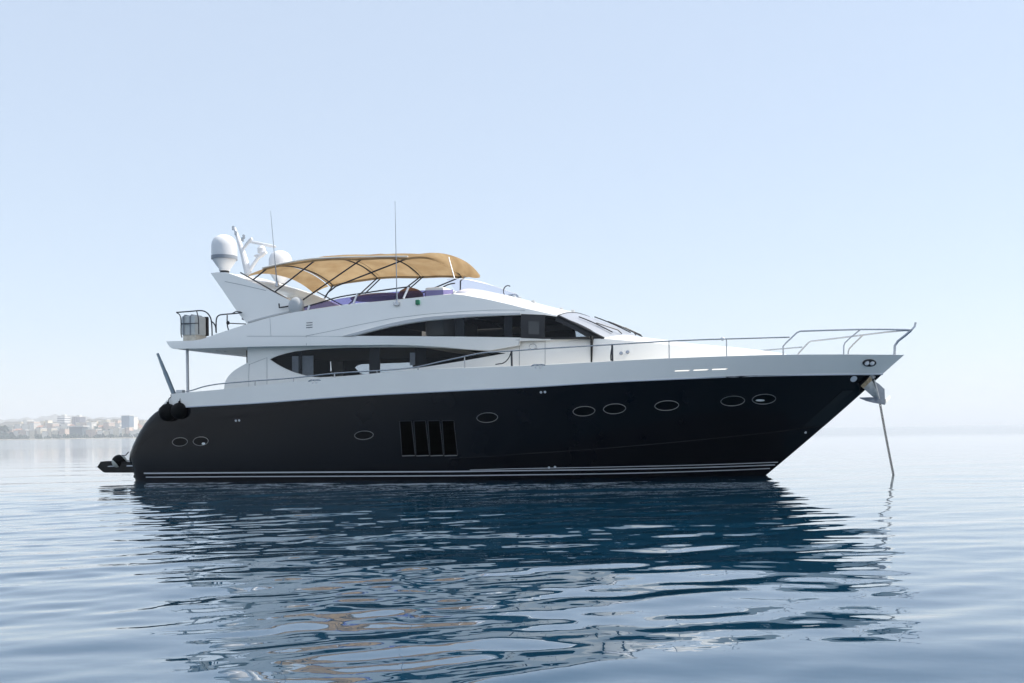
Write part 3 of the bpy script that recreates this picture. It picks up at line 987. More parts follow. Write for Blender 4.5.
# foredeck trunk top
edge = px_list(outl[outl.index((604.5, 338.8)):outl.index((786, 355.2)) + 1], house_y)
edge = catmull(edge, 4)
TRZ = smooth_interp([(p.x, p.z) for p in edge])
def trunk_z(X, y):
    w = max(0.05, house_y(X, TRZ(X)))
    t = min(1.0, max(0.0, (X - edge[0].x) / (edge[-1].x - edge[0].x)))
    return TRZ(X) + (0.24 * (1 - t) + 0.07 * t) * min(1, w) * (1 - min(1, abs(y) / w) ** 3)
rows = []
for p in edge:
    w = house_y(p.x, p.z) - 0.004
    rows.append([(p.x, w * s, trunk_z(p.x, w * s) - 0.002) for s in np.linspace(-1, 1, 17)])
xe_, ze_ = edge[-1].x, Z_DECK(edge[-1].x) - 0.35
wl_ = house_y(xe_, ze_)
nose = [(xe_ + 0.10 + 0.55 * (1 - q * q), wl_ * q, ze_) for q in np.linspace(-1, 1, 17)]
mid_ = [tuple(Vector(a).lerp(Vector(b), 0.35) + Vector((0.08, 0, 0.04))) for a, b in zip(rows[-1], nose)]
MB().grid(rows + [mid_, nose]).build('foredeck_trunk', M['gel'], yacht)
# doors and seams
def seam(pts, yf, r=0.006, off=0.002):
    P = px_list(pts, yf)
    return MB().tube([(p.x, -yf(p.x, p.z) - off, p.z) for p in P], r, 5)
M['seam'] = mat('seam_shadow_gap', (0.20, 0.21, 0.22), 0.7)
mb = seam([(248.8, 388), (248.8, 375), (249.2, 364.5), (267.0, 357.6), (267.0, 384.5)], house_y)
mb.build('aft_locker_door', M['seam'], yacht)
mb = seam([(519.4, 340), (519.4, 366.0)], house_y); 
d_ = seam([(545.1, 340), (545.1, 364.5)], house_y); mb.add(d_.v, d_.f)
mb.build('side_door', M['seam'], yacht)
# emblem on the side door: a plain ring above a bar
p = at(532.7, 346.6, house_y)
mb = MB()
mb.tube([(p.x + 0.10 * math.cos(a), -house_y(p.x, p.z) - 0.006, p.z + 0.075 * math.sin(a)) for a in np.linspace(-0.3, math.pi + 0.3, 14)], 0.008, 5)
mb.tube([(p.x - 0.13, -house_y(p.x, p.z) - 0.006, p.z - 0.05), (p.x - 0.05, -house_y(p.x, p.z) - 0.006, p.z - 0.05)], 0.009, 5)
mb.tube([(p.x + 0.05, -house_y(p.x, p.z) - 0.006, p.z - 0.05), (p.x + 0.13, -house_y(p.x, p.z) - 0.006, p.z - 0.05)], 0.009, 5)
mb.build('emblem', M['steel'], yacht)

# --- flybridge moulding and wheelhouse side
tipU = at(166.3, 341.5, 1.95).x
W_U = smooth_interp([(-12, 2.60), (-8, 2.66), (-4, 2.66), (0, 2.56), (2.5, 2.38), (3.6, 2.12), (4.7, 1.85), (5.5, 1.62), (6.5, 1.3)])
ZF0 = at(300, 341, 2.65).z
def upper_y(X, Z):
    y = W_U(X) - 0.30 * max(0.0, Z - ZF0) - 0.05 * max(0, ZF0 - Z)
    d = X - tipU
    if d < 0.75:
        y -= 0.70 * (1 - math.sqrt(max(0.0, 1 - ((0.75 - max(d, 0)) / 0.75) ** 2)))
    return y
coam = [(166.3, 341.4), (180, 341.0), (193, 340.6), (201, 339.4), (208, 337), (215, 334.5), (229.5, 329.7), (249, 323.4), (268, 318), (288, 313.3), (304, 310.8), (322, 308), (340, 305.5), (368, 302.4), (396.5, 299.6), (425, 296.6), (453, 294)]
brow = [(453, 294), (464, 295.2), (474, 297), (487, 299.3), (499, 302), (510, 304.5), (521, 307.3), (540, 311.6), (557.7, 315.6)]
post = [(566, 319.4), (580, 326.4), (592, 332.3), (604.5, 338.7)]
low = [(590, 340.2), (571, 340.6), (545, 340.4), (519.5, 341.0), (519, 345.3), (490, 350.6), (466, 349.2), (443, 347.0), (415, 345.4), (390, 344.7), (300, 345.8), (247, 346.8), (200, 348.2), (173, 348.8), (169.5, 346.6)]
upwin = [(355.0, 335.9), (360, 334.7), (376, 330.6), (393, 326.6), (409, 323.7), (426, 321.2), (443, 319.5), (459.6, 318.1), (476, 316.9), (493, 316.1), (507, 315.6), (521.3, 315.2), (521.5, 314.2), (545, 315.0), (557.0, 316.6), (566, 321.0), (580, 328.0), (592, 334.0), (601, 338.5), (590, 338.8), (571, 339.2), (545, 338.8), (520.5, 337.6), (490, 337.0), (460, 336.6), (400, 336.1)]
up_out = px_list(coam + brow[1:] + post + low, upper_y)
up_win = px_list(upwin, upper_y)
for port in (False, True):
    panel(up_out, [up_win], upper_y, 0.09, 0.25, port).build('flybridge_side', M['gel'], yacht, angle=40)
for port in (False, True):
    panel(up_win, [], upper_y, 0.012, 0.3, port, off=-0.012).build('wheelhouse_window', M['window'], yacht)
# soffit and aft deck
sof_edge = px_list([(169.5, 346.8), (173, 348.7), (200, 348.1), (247, 346.7), (300, 345.7), (390, 344.6), (440, 346.5)], upper_y)
rows = []
ee = catmull(sof_edge, 5)
for p in ee:
    w = upper_y(p.x, p.z) - 0.03
    rows.append([(p.x - 0.35 * (1 - s * s) * max(0, 1 - (p.x - tipU) / 0.8) * 0.6, w * s, p.z + 0.012) for s in np.linspace(-1, 1, 13)])
sof = MB().grid(rows).build('soffit', M['soffit'], yacht)
mb = MB()
for px, py in [(219.3, 350.5), (227.6, 351.3)]:
    z = ee[4].z
    d = ray(px, py); t = (z - CAM.z) / d.z
    p = CAM + d * t
    mb.lathe([(0.001, 0), (0.11, 0), (0.11, 0.05)], (p.x, p.y, z - 0.012), (0, 0, 1), 14)
mb.build('downlight', M['dark'], sof)
de = px_list([(166.3, 341.7), (180, 341.3), (193, 340.9), (201, 340.4)], upper_y)
zdk = de[-1].z - 0.01
rows = []
for x in list(np.linspace(de[0].x + 0.002, de[0].x + 0.75, 8)) + list(np.linspace(de[0].x + 1.0, -2.7, 16)):
    w = upper_y(x, zdk) - 0.02
    rows.append([(x - 0.2 * (1 - s * s) * max(0, 1 - (x - tipU) / 0.8), w * s, zdk) for s in np.linspace(-1, 1, 9)])
MB().grid(rows).build('flybridge_deck', M['soffit'], yacht)
rws = []
for p in px_list([(173, 348.6), (169.5, 346.7), (167.6, 344.0), (166.4, 341.6)], upper_y):
    w = upper_y(p.x, p.z) - 0.004
    rws.append([(p.x - 0.2 * (1 - q * q), w * q, p.z) for q in np.linspace(-1, 1, 13)])
MB().grid(rws).build('aft_fascia', M['gel'], yacht)

# brow cap over the wheelhouse
be = catmull(px_list(brow, upper_y), 4)
XT = be[-1].x
rows = []
for i, p in enumerate(be):
    t = i / (len(be) - 1)
    w = upper_y(p.x, p.z)
    fwd = 0.10 * t ** 1.5
    cr_ = 0.36 - 0.13 * t
    rows.append([(p.x + fwd * (1 - s * s), w * s, p.z + cr_ * (1 - abs(s) ** 2.6)) for s in np.linspace(-1, 1, 33)])
cap_front = rows[-1]
mb = MB().grid(rows)
bk = [(x, y, z0 - 0.9) for x, y, z0 in rows[0]]
mb.grid([bk, rows[0]])
mb.build('wheelhouse_roof', M['gel'], yacht, angle=50)
# windscreen
pb = at(604.5, 338.7, upper_y)
w = upper_y(pb.x, pb.z)
bot = []
for q in np.linspace(-1, 1, 33):
    X = pb.x + 0.48 * (1 - q * q) ** 0.8
    bot.append((X, w * q, trunk_z(X, w * q) + 0.015))
rows = []
for t in np.linspace(0, 1, 10):
    rows.append([tuple(Vector(a).lerp(Vector(b), t) + Vector((0, 0, 0.05 * math.sin(math.pi * t)))) for a, b in zip(cap_front, bot)])
ws_mb = MB().grid(rows)
wscr = ws_mb.build('windscreen', M['cover'], yacht)  # the windscreen itself in even opaque pale grey
skirt = [(x + 0.12, y, z - 0.35) for x, y, z in bot]
MB().grid([bot, skirt]).build('windscreen_base', M['gel'], yacht)
MB().tube([(x + 0.01, y, z + 0.008) for x, y, z in cap_front], 0.009, 6).build('seal', M['dark'], wscr)
# dark A pillar on each side
pl = px_list([(557.7, 315.8), (566, 319.8), (580, 326.7), (592, 332.6), (604.0, 338.6)], upper_y)
MB().tube([(p.x, -upper_y(p.x, p.z) - 0.0, p.z) for p in pl], 0.04, 8).pair('pillar', M['dark'], wscr)
# inner lining of the wheelhouse
x0, x1 = up_win[0].x - 0.3, pb.x - 0.3
MB().box((x0, -1.75, 3.86), (x1 - 0.9, 1.75, 3.90)).build('wheelhouse_sole', M['interior'], yacht, smooth=False)
MB().box((x0 - 0.05, -2.1, 3.86), (x0 - 0.01, 2.1, zdk + 0.75)).build('bulkhead', M['interior'], yacht, smooth=False)
rows = []
zc = at(453, 312, 2.3).z
for p in [Vector((x0, 0, zc)), Vector((be[0].x, 0, zc))] + [p - Vector((0, 0, 0.10)) for p in be[1:]]:
    w = upper_y(p.x, p.z) - 0.10
    rows.append([(p.x, w * s, min(p.z, zc)) for s in np.linspace(-1, 1, 5)])
MB().grid(rows).build('wheelhouse_ceiling', M['ceiling'], yacht, smooth=False)
xh = at(572, 334, -1.8).x
bl = [p for p in up_win if p.x < xh]
k0 = next(i for i in range(len(up_win)) if up_win[i].x >= xh)
zt = [p for p in up_win if p.x >= xh]
bl = up_win[:k0] + [Vector((xh, 0, up_win[k0].z)), Vector((xh, 0, up_win[-6].z))] + [p for p in up_win[k0:] if p.x < xh]
panel(bl, [], lambda X, Z: upper_y(X, Z) - 0.12, 0.02, 0.4, True).build('blind', M['interior'], yacht, smooth=False)
blk('window_pillar', [(455, 314), (464, 314), (464, 339), (455, 339)], upper_y, -0.035, 0.03, M['dark'])
blk('window_pillar', [(504, 313), (512, 313), (512, 339), (504, 339)], upper_y, -0.035, 0.03, M['dark'])
fr = px_list([(556.5, 316.4), (566, 321.0), (580, 328.0), (592, 334.0), (601.5, 338.6), (571, 339.3), (545.3, 338.9), (545.3, 337.2), (571, 337.4), (587.5, 337.3), (574.3, 330.0), (564, 325.0), (555, 320.5)], upper_y)
for port in (False, True):
    panel(fr, [], upper_y, 0.015, 0.3, port, 0.004).build('window_frame', M['dark'], yacht)
# upper part of the side door: black frame with a small grey pane
dq = px_list([(521.3, 314.0), (545.2, 314.9), (545.2, 339.0), (521.0, 338.0)], upper_y)
dh = px_list([(528.6, 321.0), (539.4, 321.2), (539.4, 334.4), (528.6, 334.2)], upper_y)
dr = panel(dq, [dh], upper_y, 0.02, 0.3, False, 0.012).build('door_window', M['dark'], yacht)
panel(dh, [], upper_y, 0.01, 0.3, False, 0.004).build('pane', mat('grey_pane', (0.06, 0.06, 0.058), 0.25), dr)
# eyebrow over the wheelhouse window: inset shading put into a grey strip
ey = [(343.5, 335.9), (360, 331.6), (376, 327.2), (393, 322.9), (409, 319.8), (426, 317.2), (443, 315.7), (460, 314.6), (476, 313.9), (493, 313.5), (521, 312.8)]
el = [(521, 314.8), (493, 315.6), (476, 316.3), (459.6, 317.5), (443, 318.9), (426, 320.6), (409, 323.1), (393, 326.0), (376, 330.0), (360, 334.1), (352, 335.9)]
for port in (False, True):
    panel(px_list(ey + el, upper_y), [], upper_y, 0.04, 0.3, port, 0.035).build('eyebrow_shade', M['gel_grey'] if 'gel_grey' in M else M.setdefault('gel_grey', mat('grey_shade_gelcoat', (0.50, 0.51, 0.51), 0.35, coat=0.2)), yacht)
seam([(306, 335.9), (330, 331.2), (360, 324.6), (393, 318.2), (426, 314.2), (460, 311.6), (493, 310.0), (525, 310.2)], upper_y, 0.005).pair('seam', M['seam'], yacht)
seam([(306.2, 336.4), (306.4, 345.4)], upper_y, 0.005).pair('seam', M['seam'], yacht)
seam([(270, 318.4), (271, 336)], upper_y, 0.004).pair('seam', M['seam'], yacht)
seam([(519.2, 338.6), (519.0, 344.6)], upper_y, 0.005).pair('seam', M['seam'], yacht)
# fascia shadow line
seam([(247, 336.2), (300, 336.2), (350, 336.6), (519, 340.0)], upper_y, 0.005).pair('seam', M['seam'], yacht)
mb = MB()
for dy in (-2.4, 0, 2.4):
    s_ = seam([(306.5, 325.3 + dy), (312.5, 324.8 + dy)], upper_y, 0.012, 0.004); mb.add(s_.v, s_.f)
mb.build('vent_louvre', M['seam'], yacht)

# --- wipers lie on the windscreen
def ws_pt(q, t, up=0.05):
    k = (q + 1) / 2 * 32
    i = min(31, int(k)); f = k - i
    a = Vector(cap_front[i]).lerp(Vector(cap_front[i + 1]), f)
    b = Vector(bot[i]).lerp(Vector(bot[i + 1]), f)
    p = a.lerp(b, t) + Vector((0, 0, 0.05 * math.sin(math.pi * t)))
    d = (b - a).normalized()
    e = (Vector(bot[i + 1]) - Vector(bot[i])).normalized()
    n_ = d.cross(e)
    if n_.z < 0: n_ = -n_
    return p + n_ * up
for q0, t0, t1 in ((-0.80, 0.28, 0.93), (-0.30, 0.30, 0.95), (0.25, 0.34, 0.96)):
    w_ = MB().tube([ws_pt(q0, t) for t in np.linspace(t0, t1, 6)], 0.018, 6).build('wiper', M['dark'], wscr)
    MB().tube([ws_pt(q0 + 0.16, 0.985, 0.03), ws_pt(q0 + 0.13, 0.92, 0.09), ws_pt(q0 + 0.01, (t0 + t1) / 2, 0.075)], 0.016, 6).build('arm', M['dark'], w_)

# --- radar arch
def arch_y(X, Z):
    return 2.12 - 0.22 * (Z - 5.2)
fin = [(210.6, 273.0), (217, 272.3), (225.5, 272.2), (240, 277.2), (253, 282.6), (266, 288.3), (279, 295), (290.0, 300.4), (296, 306), (290, 313.6), (268, 318.6), (247.5, 324.2), (238, 312.8), (224, 292.3)]
fo = px_list(fin, arch_y)
for port in (False, True):
    panel(fo, [], arch_y, 0.30, 0.25, port).build('radar_arch', M['gel'], yacht, angle=40)
bm_ = [(p.x, p.z) for p in px_list([(212.5, 273.4), (225.5, 272.6), (246, 280.2), (238, 283.5), (219.5, 282.5)], arch_y)]
rows = []
for s in np.linspace(-1, 1, 17):
    y = s * 1.72
    rows.append([(x, y, z + 0.08 * (1 - s * s)) for x, z in bm_])
mb = MB().grid(rows, close=True)
mb.build('arch_beam', M['gel'], yacht, angle=40)
seam([(225, 281.5), (240, 284.5), (266, 290.5)], arch_y, 0.006).build('seam', M['seam'], yacht)
P = px_list([(249, 322.6), (262, 319.0), (275, 315.8), (290, 312.4)], lambda X, Z: arch_y(X, Z) + 0.01)
MB().tube(P, [0.05, 0.05], 8).pair('arch_shade_moulding', M['gel_grey'], yacht)  # grey shading below the fin put into the moulding's colour
# round cover at the foot of the arch
p = at(296.2, 306.2, 2.25)
mb = MB().lathe([(0.001, 0.13), (0.12, 0.12), (0.19, 0.09), (0.235, 0.03), (0.24, -0.05), (0.2, -0.12), (0.001, -0.14)], p, (0.1, -1, 0.1), 28)
mb.v = [(x, y, p.z + (z - p.z) * 1.15) for x, y, z in mb.v]
mb.build('round_cover', M['gel_grey'], yacht)
q = px_list([(279, 303.5), (279.3, 307.6), (284, 307), (289, 306.2)], 2.24)
MB().tube(q, 0.022, 6).build('handle', M['dark'], yacht)

# satellite domes
def radome(x, y, z, sc):
    prof = [(0.001, -0.40), (0.16, -0.40), (0.17, -0.33), (0.24, -0.24), (0.33, -0.10), (0.365, -0.02), (0.375, 0.06), (0.375, 0.36), (0.36, 0.47), (0.315, 0.57), (0.24, 0.65), (0.14, 0.70), (0.001, 0.72)]
    d = MB().lathe([(r * sc, h * sc) for r, h in prof], (x, y, z), seg=36).build('radome', M['radome'], yacht, angle=60)
    MB().lathe([(0.370 * sc, -0.055 * sc), (0.382 * sc, -0.05 * sc), (0.382 * sc, 0.055 * sc), (0.370 * sc, 0.06 * sc)], (x, y, z), seg=36).build('band', M['greyband'], d)
    MB().lathe([(0.15 * sc, -0.52 * sc), (0.13 * sc, -0.40 * sc)], (x, y, z), seg=20).build('mount', M['dark'], d)
p = at(224.4, 258.0, 1.45)
radome(p.x, -1.45, p.z, 1.0)
radome(p.x, 1.45, p.z, 1.0)
# mast
mast_m = M['radome']
mp = [at(x, y, 0.0) for x, y in [(248.5, 274), (243.5, 255), (238, 238), (234.5, 228)]]
mb = MB().tube(mp, [0.12, 0.09, 0.06, 0.04], 10)
mast = mb.build('mast', mast_m, yacht)
mb = MB().tube([at(243, 249, 0), at(250, 240, 0), at(252, 238.5, 0)], 0.05, 8)
mb.tube([at(250, 270, 0), at(258, 258, 0), at(266, 252, 0)], 0.06, 8)
mb.build('bracket', mast_m, mast)
p0 = at(247.5, 241, -0.3); p1 = at(276, 246.8, -0.3)
mb = MB().tube([p0, p0.lerp(p1, .05), p0.lerp(p1, .95), p1], [0.02, 0.045, 0.045, 0.02], 8)
mb.build('radar_scanner', mast_m, mast)
c = at(261.5, 248.5, -0.1)
MB().lathe([(0.001, -0.16), (0.12, -0.15), (0.13, 0.0), (0.08, 0.08), (0.001, 0.09)], c, seg=16).build('radar_pedestal', mast_m, mast)
for px, py in [(233.2, 228.0), (235.8, 233.0), (243.8, 236.6), (242.4, 239.4)]:
    p = at(px, py, 0.06)
    MB().lathe([(0.001, -0.07), (0.04, -0.065), (0.045, 0.05), (0.001, 0.075)], p, seg=10).build('mast_light', M['steel'], mast)
p = at(259, 256, -0.2)
MB().ellipsoid(p, (0.16, 0.16, 0.05)).build('gps_puck', mast_m, mast)

# --- bimini
YC = 1.85
ne = [(262.5, 269.0), (275, 266.2), (290, 263.2), (303, 261.0), (314.5, 259.6), (327, 259.0), (340, 258.4), (353, 258.0), (366, 257.8), (390, 257.6), (408, 257.6)]
nep = px_list(ne, YC)
ZC = smooth_interp([(p.x, p.z) for p in nep])
XA, XB = nep[0].x, nep[-1].x
tipc = at(456, 272.5, 0.6)
def canopy_row(x, ze, w, cr):
    return [(x, w * s, ze + cr * (1 - abs(s) ** 2.3)) for s in np.linspace(-1, 1, 25)]
rows = []
N1 = 36
for x in np.linspace(XA, XB, N1):
    rows.append(canopy_row(x, ZC(x) + 0.012 * math.sin((x - XA) * 3.4), YC, 0.33))
zB = ZC(XB)
for t in np.linspace(0.06, 1, 16):
    x = XB + (tipc.x - XB) * math.sin(t * math.pi / 2) ** 0.95
    w = YC * math.sqrt(max(0.0, 1 - t ** 2.1)) * 0.95 + 0.05 * YC
    cr = 0.33 * (w / YC) ** 0.9
    dz = (tipc.z - zB) * 0.85
    z = zB + 0.10 * math.sin(min(1, t * 1.0) * math.pi * 0.5) * (1 - t) + dz * t ** 2.2
    rows.append(canopy_row(x, z, w, cr))
mb = MB().grid(rows)
n_ = len(mb.v); fs = list(mb.f)
rim0 = [r[0] for r in rows] + rows[-1] + [r[-1] for r in rows[::-1]]
mb.add([(x, y, z - 0.07) for x, y, z in rim0], [])
rim_idx = []
can = MB().grid(rows)
can.grid([rim0, [(x * 1.0, y, z - 0.06) for x, y, z in rim0]])
can.grid([rows[0], [(x - 0.005, y, z - 0.03) for x, y, z in rows[0]]])
canopy = can.build('sun_canopy', M['canvas'], yacht, angle=45)
# stitched sleeves across the cloth
for x in [at(314.5, 259.6, YC).x, at(362, 257.8, YC).x, at(407, 257.6, YC).x]:
    for dx in (-0.09, 0.09):
        z = ZC(x)
        MB().tube([(x + dx, YC * s_, z - 0.004 + 0.33 * (1 - abs(s_) ** 2.3)) for s_ in np.linspace(-0.98, 0.98, 21)], 0.008, 5).build('seam', M['stitch'] if 'stitch' in M else M.setdefault('stitch', mat('canvas_stitching', (0.30, 0.20, 0.11), 0.9)), canopy)
# aft flap behind a narrow gap
fl = [at(x, y, YC) for x, y in [(260.5, 269.9), (252, 273.4), (244.5, 278.0)]]
rows = [canopy_row(p.x, p.z, YC, 0.33) for p in catmull(fl, 4)]
MB().grid(rows).build('aft_flap', M['canvas'], canopy)
MB().tube([(p.x, -YC - 0.01, p.z + 0.03) for p in catmull(nep, 3)], 0.024, 6).pair('sunlit_edge', M['lit_edge'] if 'lit_edge' in M else M.setdefault('lit_edge', mat('cream_sunlit_edge', (0.82, 0.77, 0.68), 0.8)), canopy)  # pale tube added for the sunlit strip along the canopy edge
def hoop(foot, knee, topx, y0=1.98):
    """a bow: leg from the coaming up to the canopy edge, across under the cloth and down the far side"""
    z = ZC(topx) - 0.03
    a = [Vector(f) for f in foot]
    leg = [Vector((p.x, -p.y if False else p.y, p.z)) for p in a]
    arc = [Vector((topx, YC * s, z + 0.30 * (1 - abs(s) ** 2.3))) for s in np.linspace(-0.985, 0.985, 21)]
    far = [Vector((p.x, -p.y, p.z)) for p in leg[::-1]]
    return MB().tube(leg + arc + far, 0.022, 7).build('canopy_bow', M['dark_steel'], canopy)
M['dark_steel'] = mat('dark_tube', (0.05, 0.052, 0.06), 0.35, metal=0.5)
hoop([at(274, 292.6, 1.98)], None, at(314.5, 259.6, YC).x)
hoop([at(303, 299.8, 1.98)], None, at(362, 257.8, YC).x)
hoop([at(324.5, 298.5, 1.98), at(328, 292.5, 1.97), at(336, 286.2, 1.95)], None, at(407, 257.6, YC).x)
hoop([at(253.5, 279.4, 1.95)], None, at(266, 268.2, YC).x)
a = at(240.5, 272.6, 1.9); b = at(290, 300.5, 2.0)
MB().tube([a, a.lerp(b, .5), b], 0.02, 7).pair('canopy_stay', M['dark_steel'], canopy)
a = at(365, 293.5, -1.95); b = at(380.5, 278.5, -1.88)
MB().tube([a, b], 0.02, 6).build('canopy_stay', M['dark_steel'], canopy)
a = at(408, 290.0, -1.9); b = at(423.5, 276.4, -1.80)
MB().tube([a, b], 0.02, 6).build('canopy_stay', M['dark_steel'], canopy)
a = at(448.7, 257.3, 1.35); b = at(454.4, 278.0, 1.55)
MB().tube([a, b], 0.016, 6).build('webbing_strap', M['radome'], canopy)
p = at(460.5, 281, 0.9); q = at(460.2, 291.5, 0.9); r_ = at(465, 277, 0.2)
MB().tube([q, p, r_], 0.022, 6).build('canopy_post', M['dark_steel'], canopy)

# --- flybridge screens, rails, seats
wd = [(304, 310.4), (322, 307.6), (340, 305.1), (368, 302.0), (396.5, 299.2), (425, 296.2), (453, 293.6), (453, 289.6), (432, 290.2), (410, 290.6), (396, 291.6), (368, 294.6), (340, 298.4), (322, 302.5), (304, 307.5)]
def wd_y(X, Z):
    return upper_y(X, Z) - 0.05
for port in (False, True):
    panel(px_list(wd, wd_y), [], wd_y, 0.015, 0.3, port).build('wind_deflector', M['violet'], yacht)
tr_ = px_list([(304, 307.2), (322, 302.0), (340, 296.8), (368, 292.4), (390, 289.2), (410, 286.6)], lambda X, Z: upper_y(X, Z) - 0.04)
MB().tube(catmull(tr_, 4), 0.02, 7).pair('grab_rail', M['dark_steel'], yacht)
mb = MB()
for a, b in [((353.4, 303.6), (357.2, 294.2)), ((403.5, 298.4), (408.5, 287.2)), ((308, 309.8), (309.5, 305.5))]:
    P = [at(*a, lambda X, Z: upper_y(X, Z) - 0.03), at(*b, lambda X, Z: upper_y(X, Z) - 0.04)]
    mb.tube(P, 0.03, 7)
mb.pair('rail_bracket', M['radome'], yacht)
# clear wrap-round screen on the brow
se = at(456, 293.4, upper_y); wS = upper_y(se.x, se.z) - 0.10
xf = at(517, 300, 0.4).x
rows = []
for t, k in ((0, 0.0), (0.5, 0.02), (1, 0.0)):
    r = []
    for s in np.linspace(-1, 1, 31):
        x = se.x + (xf - se.x) * (1 - abs(s) ** 2.4) 
        zb = se.z + 0.32 * (1 - abs(s) ** 2.6) - 0.42 * (1 - abs(s) ** 2.4) ** 1.6
        r.append((x - 0.35 * t, wS * s * (1 - 0.03 * t), zb + (0.44 - 0.06 * (1 - abs(s) ** 2)) * t))
    rows.append(r)
MB().grid(rows).build('flybridge_screen', M['screen'], yacht)
MB().tube(rows[-1], 0.008, 6).build('screen_rim', M['pale_steel'], yacht)
# helm seats and console seen above the coaming
def seat(px, py, y, r, m=M['seat']):
    p = at(px, py, y)
    mb = MB().ellipsoid((p.x, p.y, p.z - 0.15), (r * 0.9, r * 1.3, r * 1.9), 16, 10)
    mb.v = [(x, yy, z) for x, yy, z in mb.v]
    mb.tube([(p.x, p.y, zdk), (p.x, p.y, p.z - 0.3)], 0.06, 8)
    return mb.build('helm_seat', m, yacht)
seat(428.8, 291.0, 0.5, 0.13)
seat(437.8, 292.6, 0.0, 0.12)
p = at(411, 292.5, 0.3)
MB().ellipsoid((p.x, p.y, p.z - 0.12), (0.36, 0.5, 0.26), 16, 10).build('helm_seat', M['seat'], yacht)
MB().ellipsoid(at(378, 297.4, -0.6) , (1.0, 0.3, 0.14), 16, 8).build('sun_pad', M['seat_blue'] if 'seat_blue' in M else M.setdefault('seat_blue', mat('violet_cushion', (0.30, 0.28, 0.46), 0.7)), yacht)
q = [at(x, y, 0.2) for x, y in [(440, 289.5), (443, 287.2), (447, 285), (451, 283.8), (455, 283.2)]]
MB().tube(q, 0.02, 6).build('steering_wheel', M['dark_steel'], yacht)
p = at(452, 294, 0.2)
MB().box((p.x - 0.4, -1.2, zdk), (p.x + 0.2, 1.2, p.z + 0.08)).build('helm_console', M['gel'], yacht, bevel=0.05)
# fittings on the brow
capbvh = None
c = at(507.5, 291.0, 0.6)
MB().tube([c + Vector((0.14 * math.cos(a), 0.03, 0.16 * math.sin(a))) for a in np.linspace(1.0, 4.2, 14)], 0.016, 6).build('hoop', M['dark_steel'], yacht)
for px, py, y, h in [(514.2, 298.4, 0.8, .10), (519.5, 299.4, 0.6, .08), (533.3, 303.0, 0.9, .14), (561.2, 310.2, 0.3, .12), (573, 312.3, -0.3, .10)]:
    p = at(px, py, y)
    MB().lathe([(0.035, -h), (0.03, 0), (0.06, 0.02), (0.06, 0.07), (0.001, 0.09)], p, seg=10).build('deck_fitting', M['pale_steel'], yacht)

# antennas and side light
def whip(base, top, y, m):
    a, b = at(*base, y), at(*top, y)
    b = Vector((a.x + (b.x - a.x) * 1.0, a.y, b.z))
    o = MB().tube([a, a.lerp(b, .12), a.lerp(b, .5), b], [0.028, 0.018, 0.012, 0.006], 6).build('whip_antenna', m, yacht)
    MB().lathe([(0.05, -0.08), (0.055, -0.02), (0.035, 0.08), (0.001, 0.1)], a, seg=10).build('antenna_base', M['steel'], o)
ya = upper_y(at(396.8, 302, 2.2).x, at(396.8, 302, 2.2).z)
whip((397.0, 303.0), (395.0, 201), ya + 0.05, M['greyband'])
whip((277.0, 284), (270.6, 211), 1.9, M['greyband'])
p = at(396.8, 303.2, lambda X, Z: upper_y(X, Z) + 0.05)
MB().box((p.x - 0.10, p.y - 0.02, p.z - 0.05), (p.x + 0.08, p.y + 0.05, p.z + 0.02)).build('antenna_bracket', M['steel'], yacht)
p = at(417.5, 302.3, lambda X, Z: upper_y(X, Z) + 0.05)
o = MB().box((p.x - 0.06, p.y - 0.03, p.z - 0.07), (p.x + 0.06, p.y + 0.05, p.z + 0.07)).build('navigation_light', M['green'], yacht, bevel=0.02)

# --- aft upper deck rails
def rl(pts, y, r=0.02, name='guard_rail', m=None, n=4):
    P = [at(a, b, y) for a, b in pts]
    return MB().tube(catmull(P, n), r, 7).build(name, m or M['dark_steel'], yacht)
rl([(176.4, 312.4), (190, 311.4), (201, 310.6), (207, 312.8), (210.6, 318), (211.8, 325), (212.2, 338)], 2.2)
rl([(176.4, 312.4), (180.6, 317), (181, 333), (182, 337.5)], 2.2, 0.016)
rl([(196.6, 311.0), (198.4, 319), (198.8, 334)], 2.2, 0.016)
rl([(181, 323.6), (198, 323.2)], 2.2, 0.014, n=1)
rl([(211, 321), (214, 323.6), (215.6, 327), (216, 331.8)], 2.2, 0.02)
rl([(216.2, 333), (216.3, 320), (218.6, 315.6), (224, 314.4), (234, 313.6), (242, 312.6)], 2.3, 0.02)
rl([(227.2, 315), (227.2, 324), (228.6, 330.5)], 2.3, 0.018)
rl([(228, 323.2), (246, 324.0)], 2.3, 0.016, n=1)
rl([(232, 313.8), (236, 311.6), (241, 312.0)], 2.3, 0.016)
p = at(228, 322.8, 2.34)
MB().ellipsoid(p, (0.05, 0.05, 0.06), 10, 8).build('rail_clamp', M['dark'], yacht)
q = px_list([(242.2, 314.5), (247.5, 321.8), (241.6, 319.4)], 2.1)
mb = MB().add(q + [Vector((a.x + .02, a.y + 0.03, a.z)) for a in q], [(0, 1, 2), (5, 4, 3), (0, 3, 4, 1), (1, 4, 5, 2), (2, 5, 3, 0)])
mb.build('ensign', M['flag'], yacht, smooth=False)
# post under the overhang
a = at(187.2, 349, 2.25); b = Vector((a.x, a.y, Z_DECK(a.x) - 0.2))
MB().tube([a + Vector((0, 0, 0.1)), b], 0.042, 12).build('deck_post', M['pale_steel'], yacht)

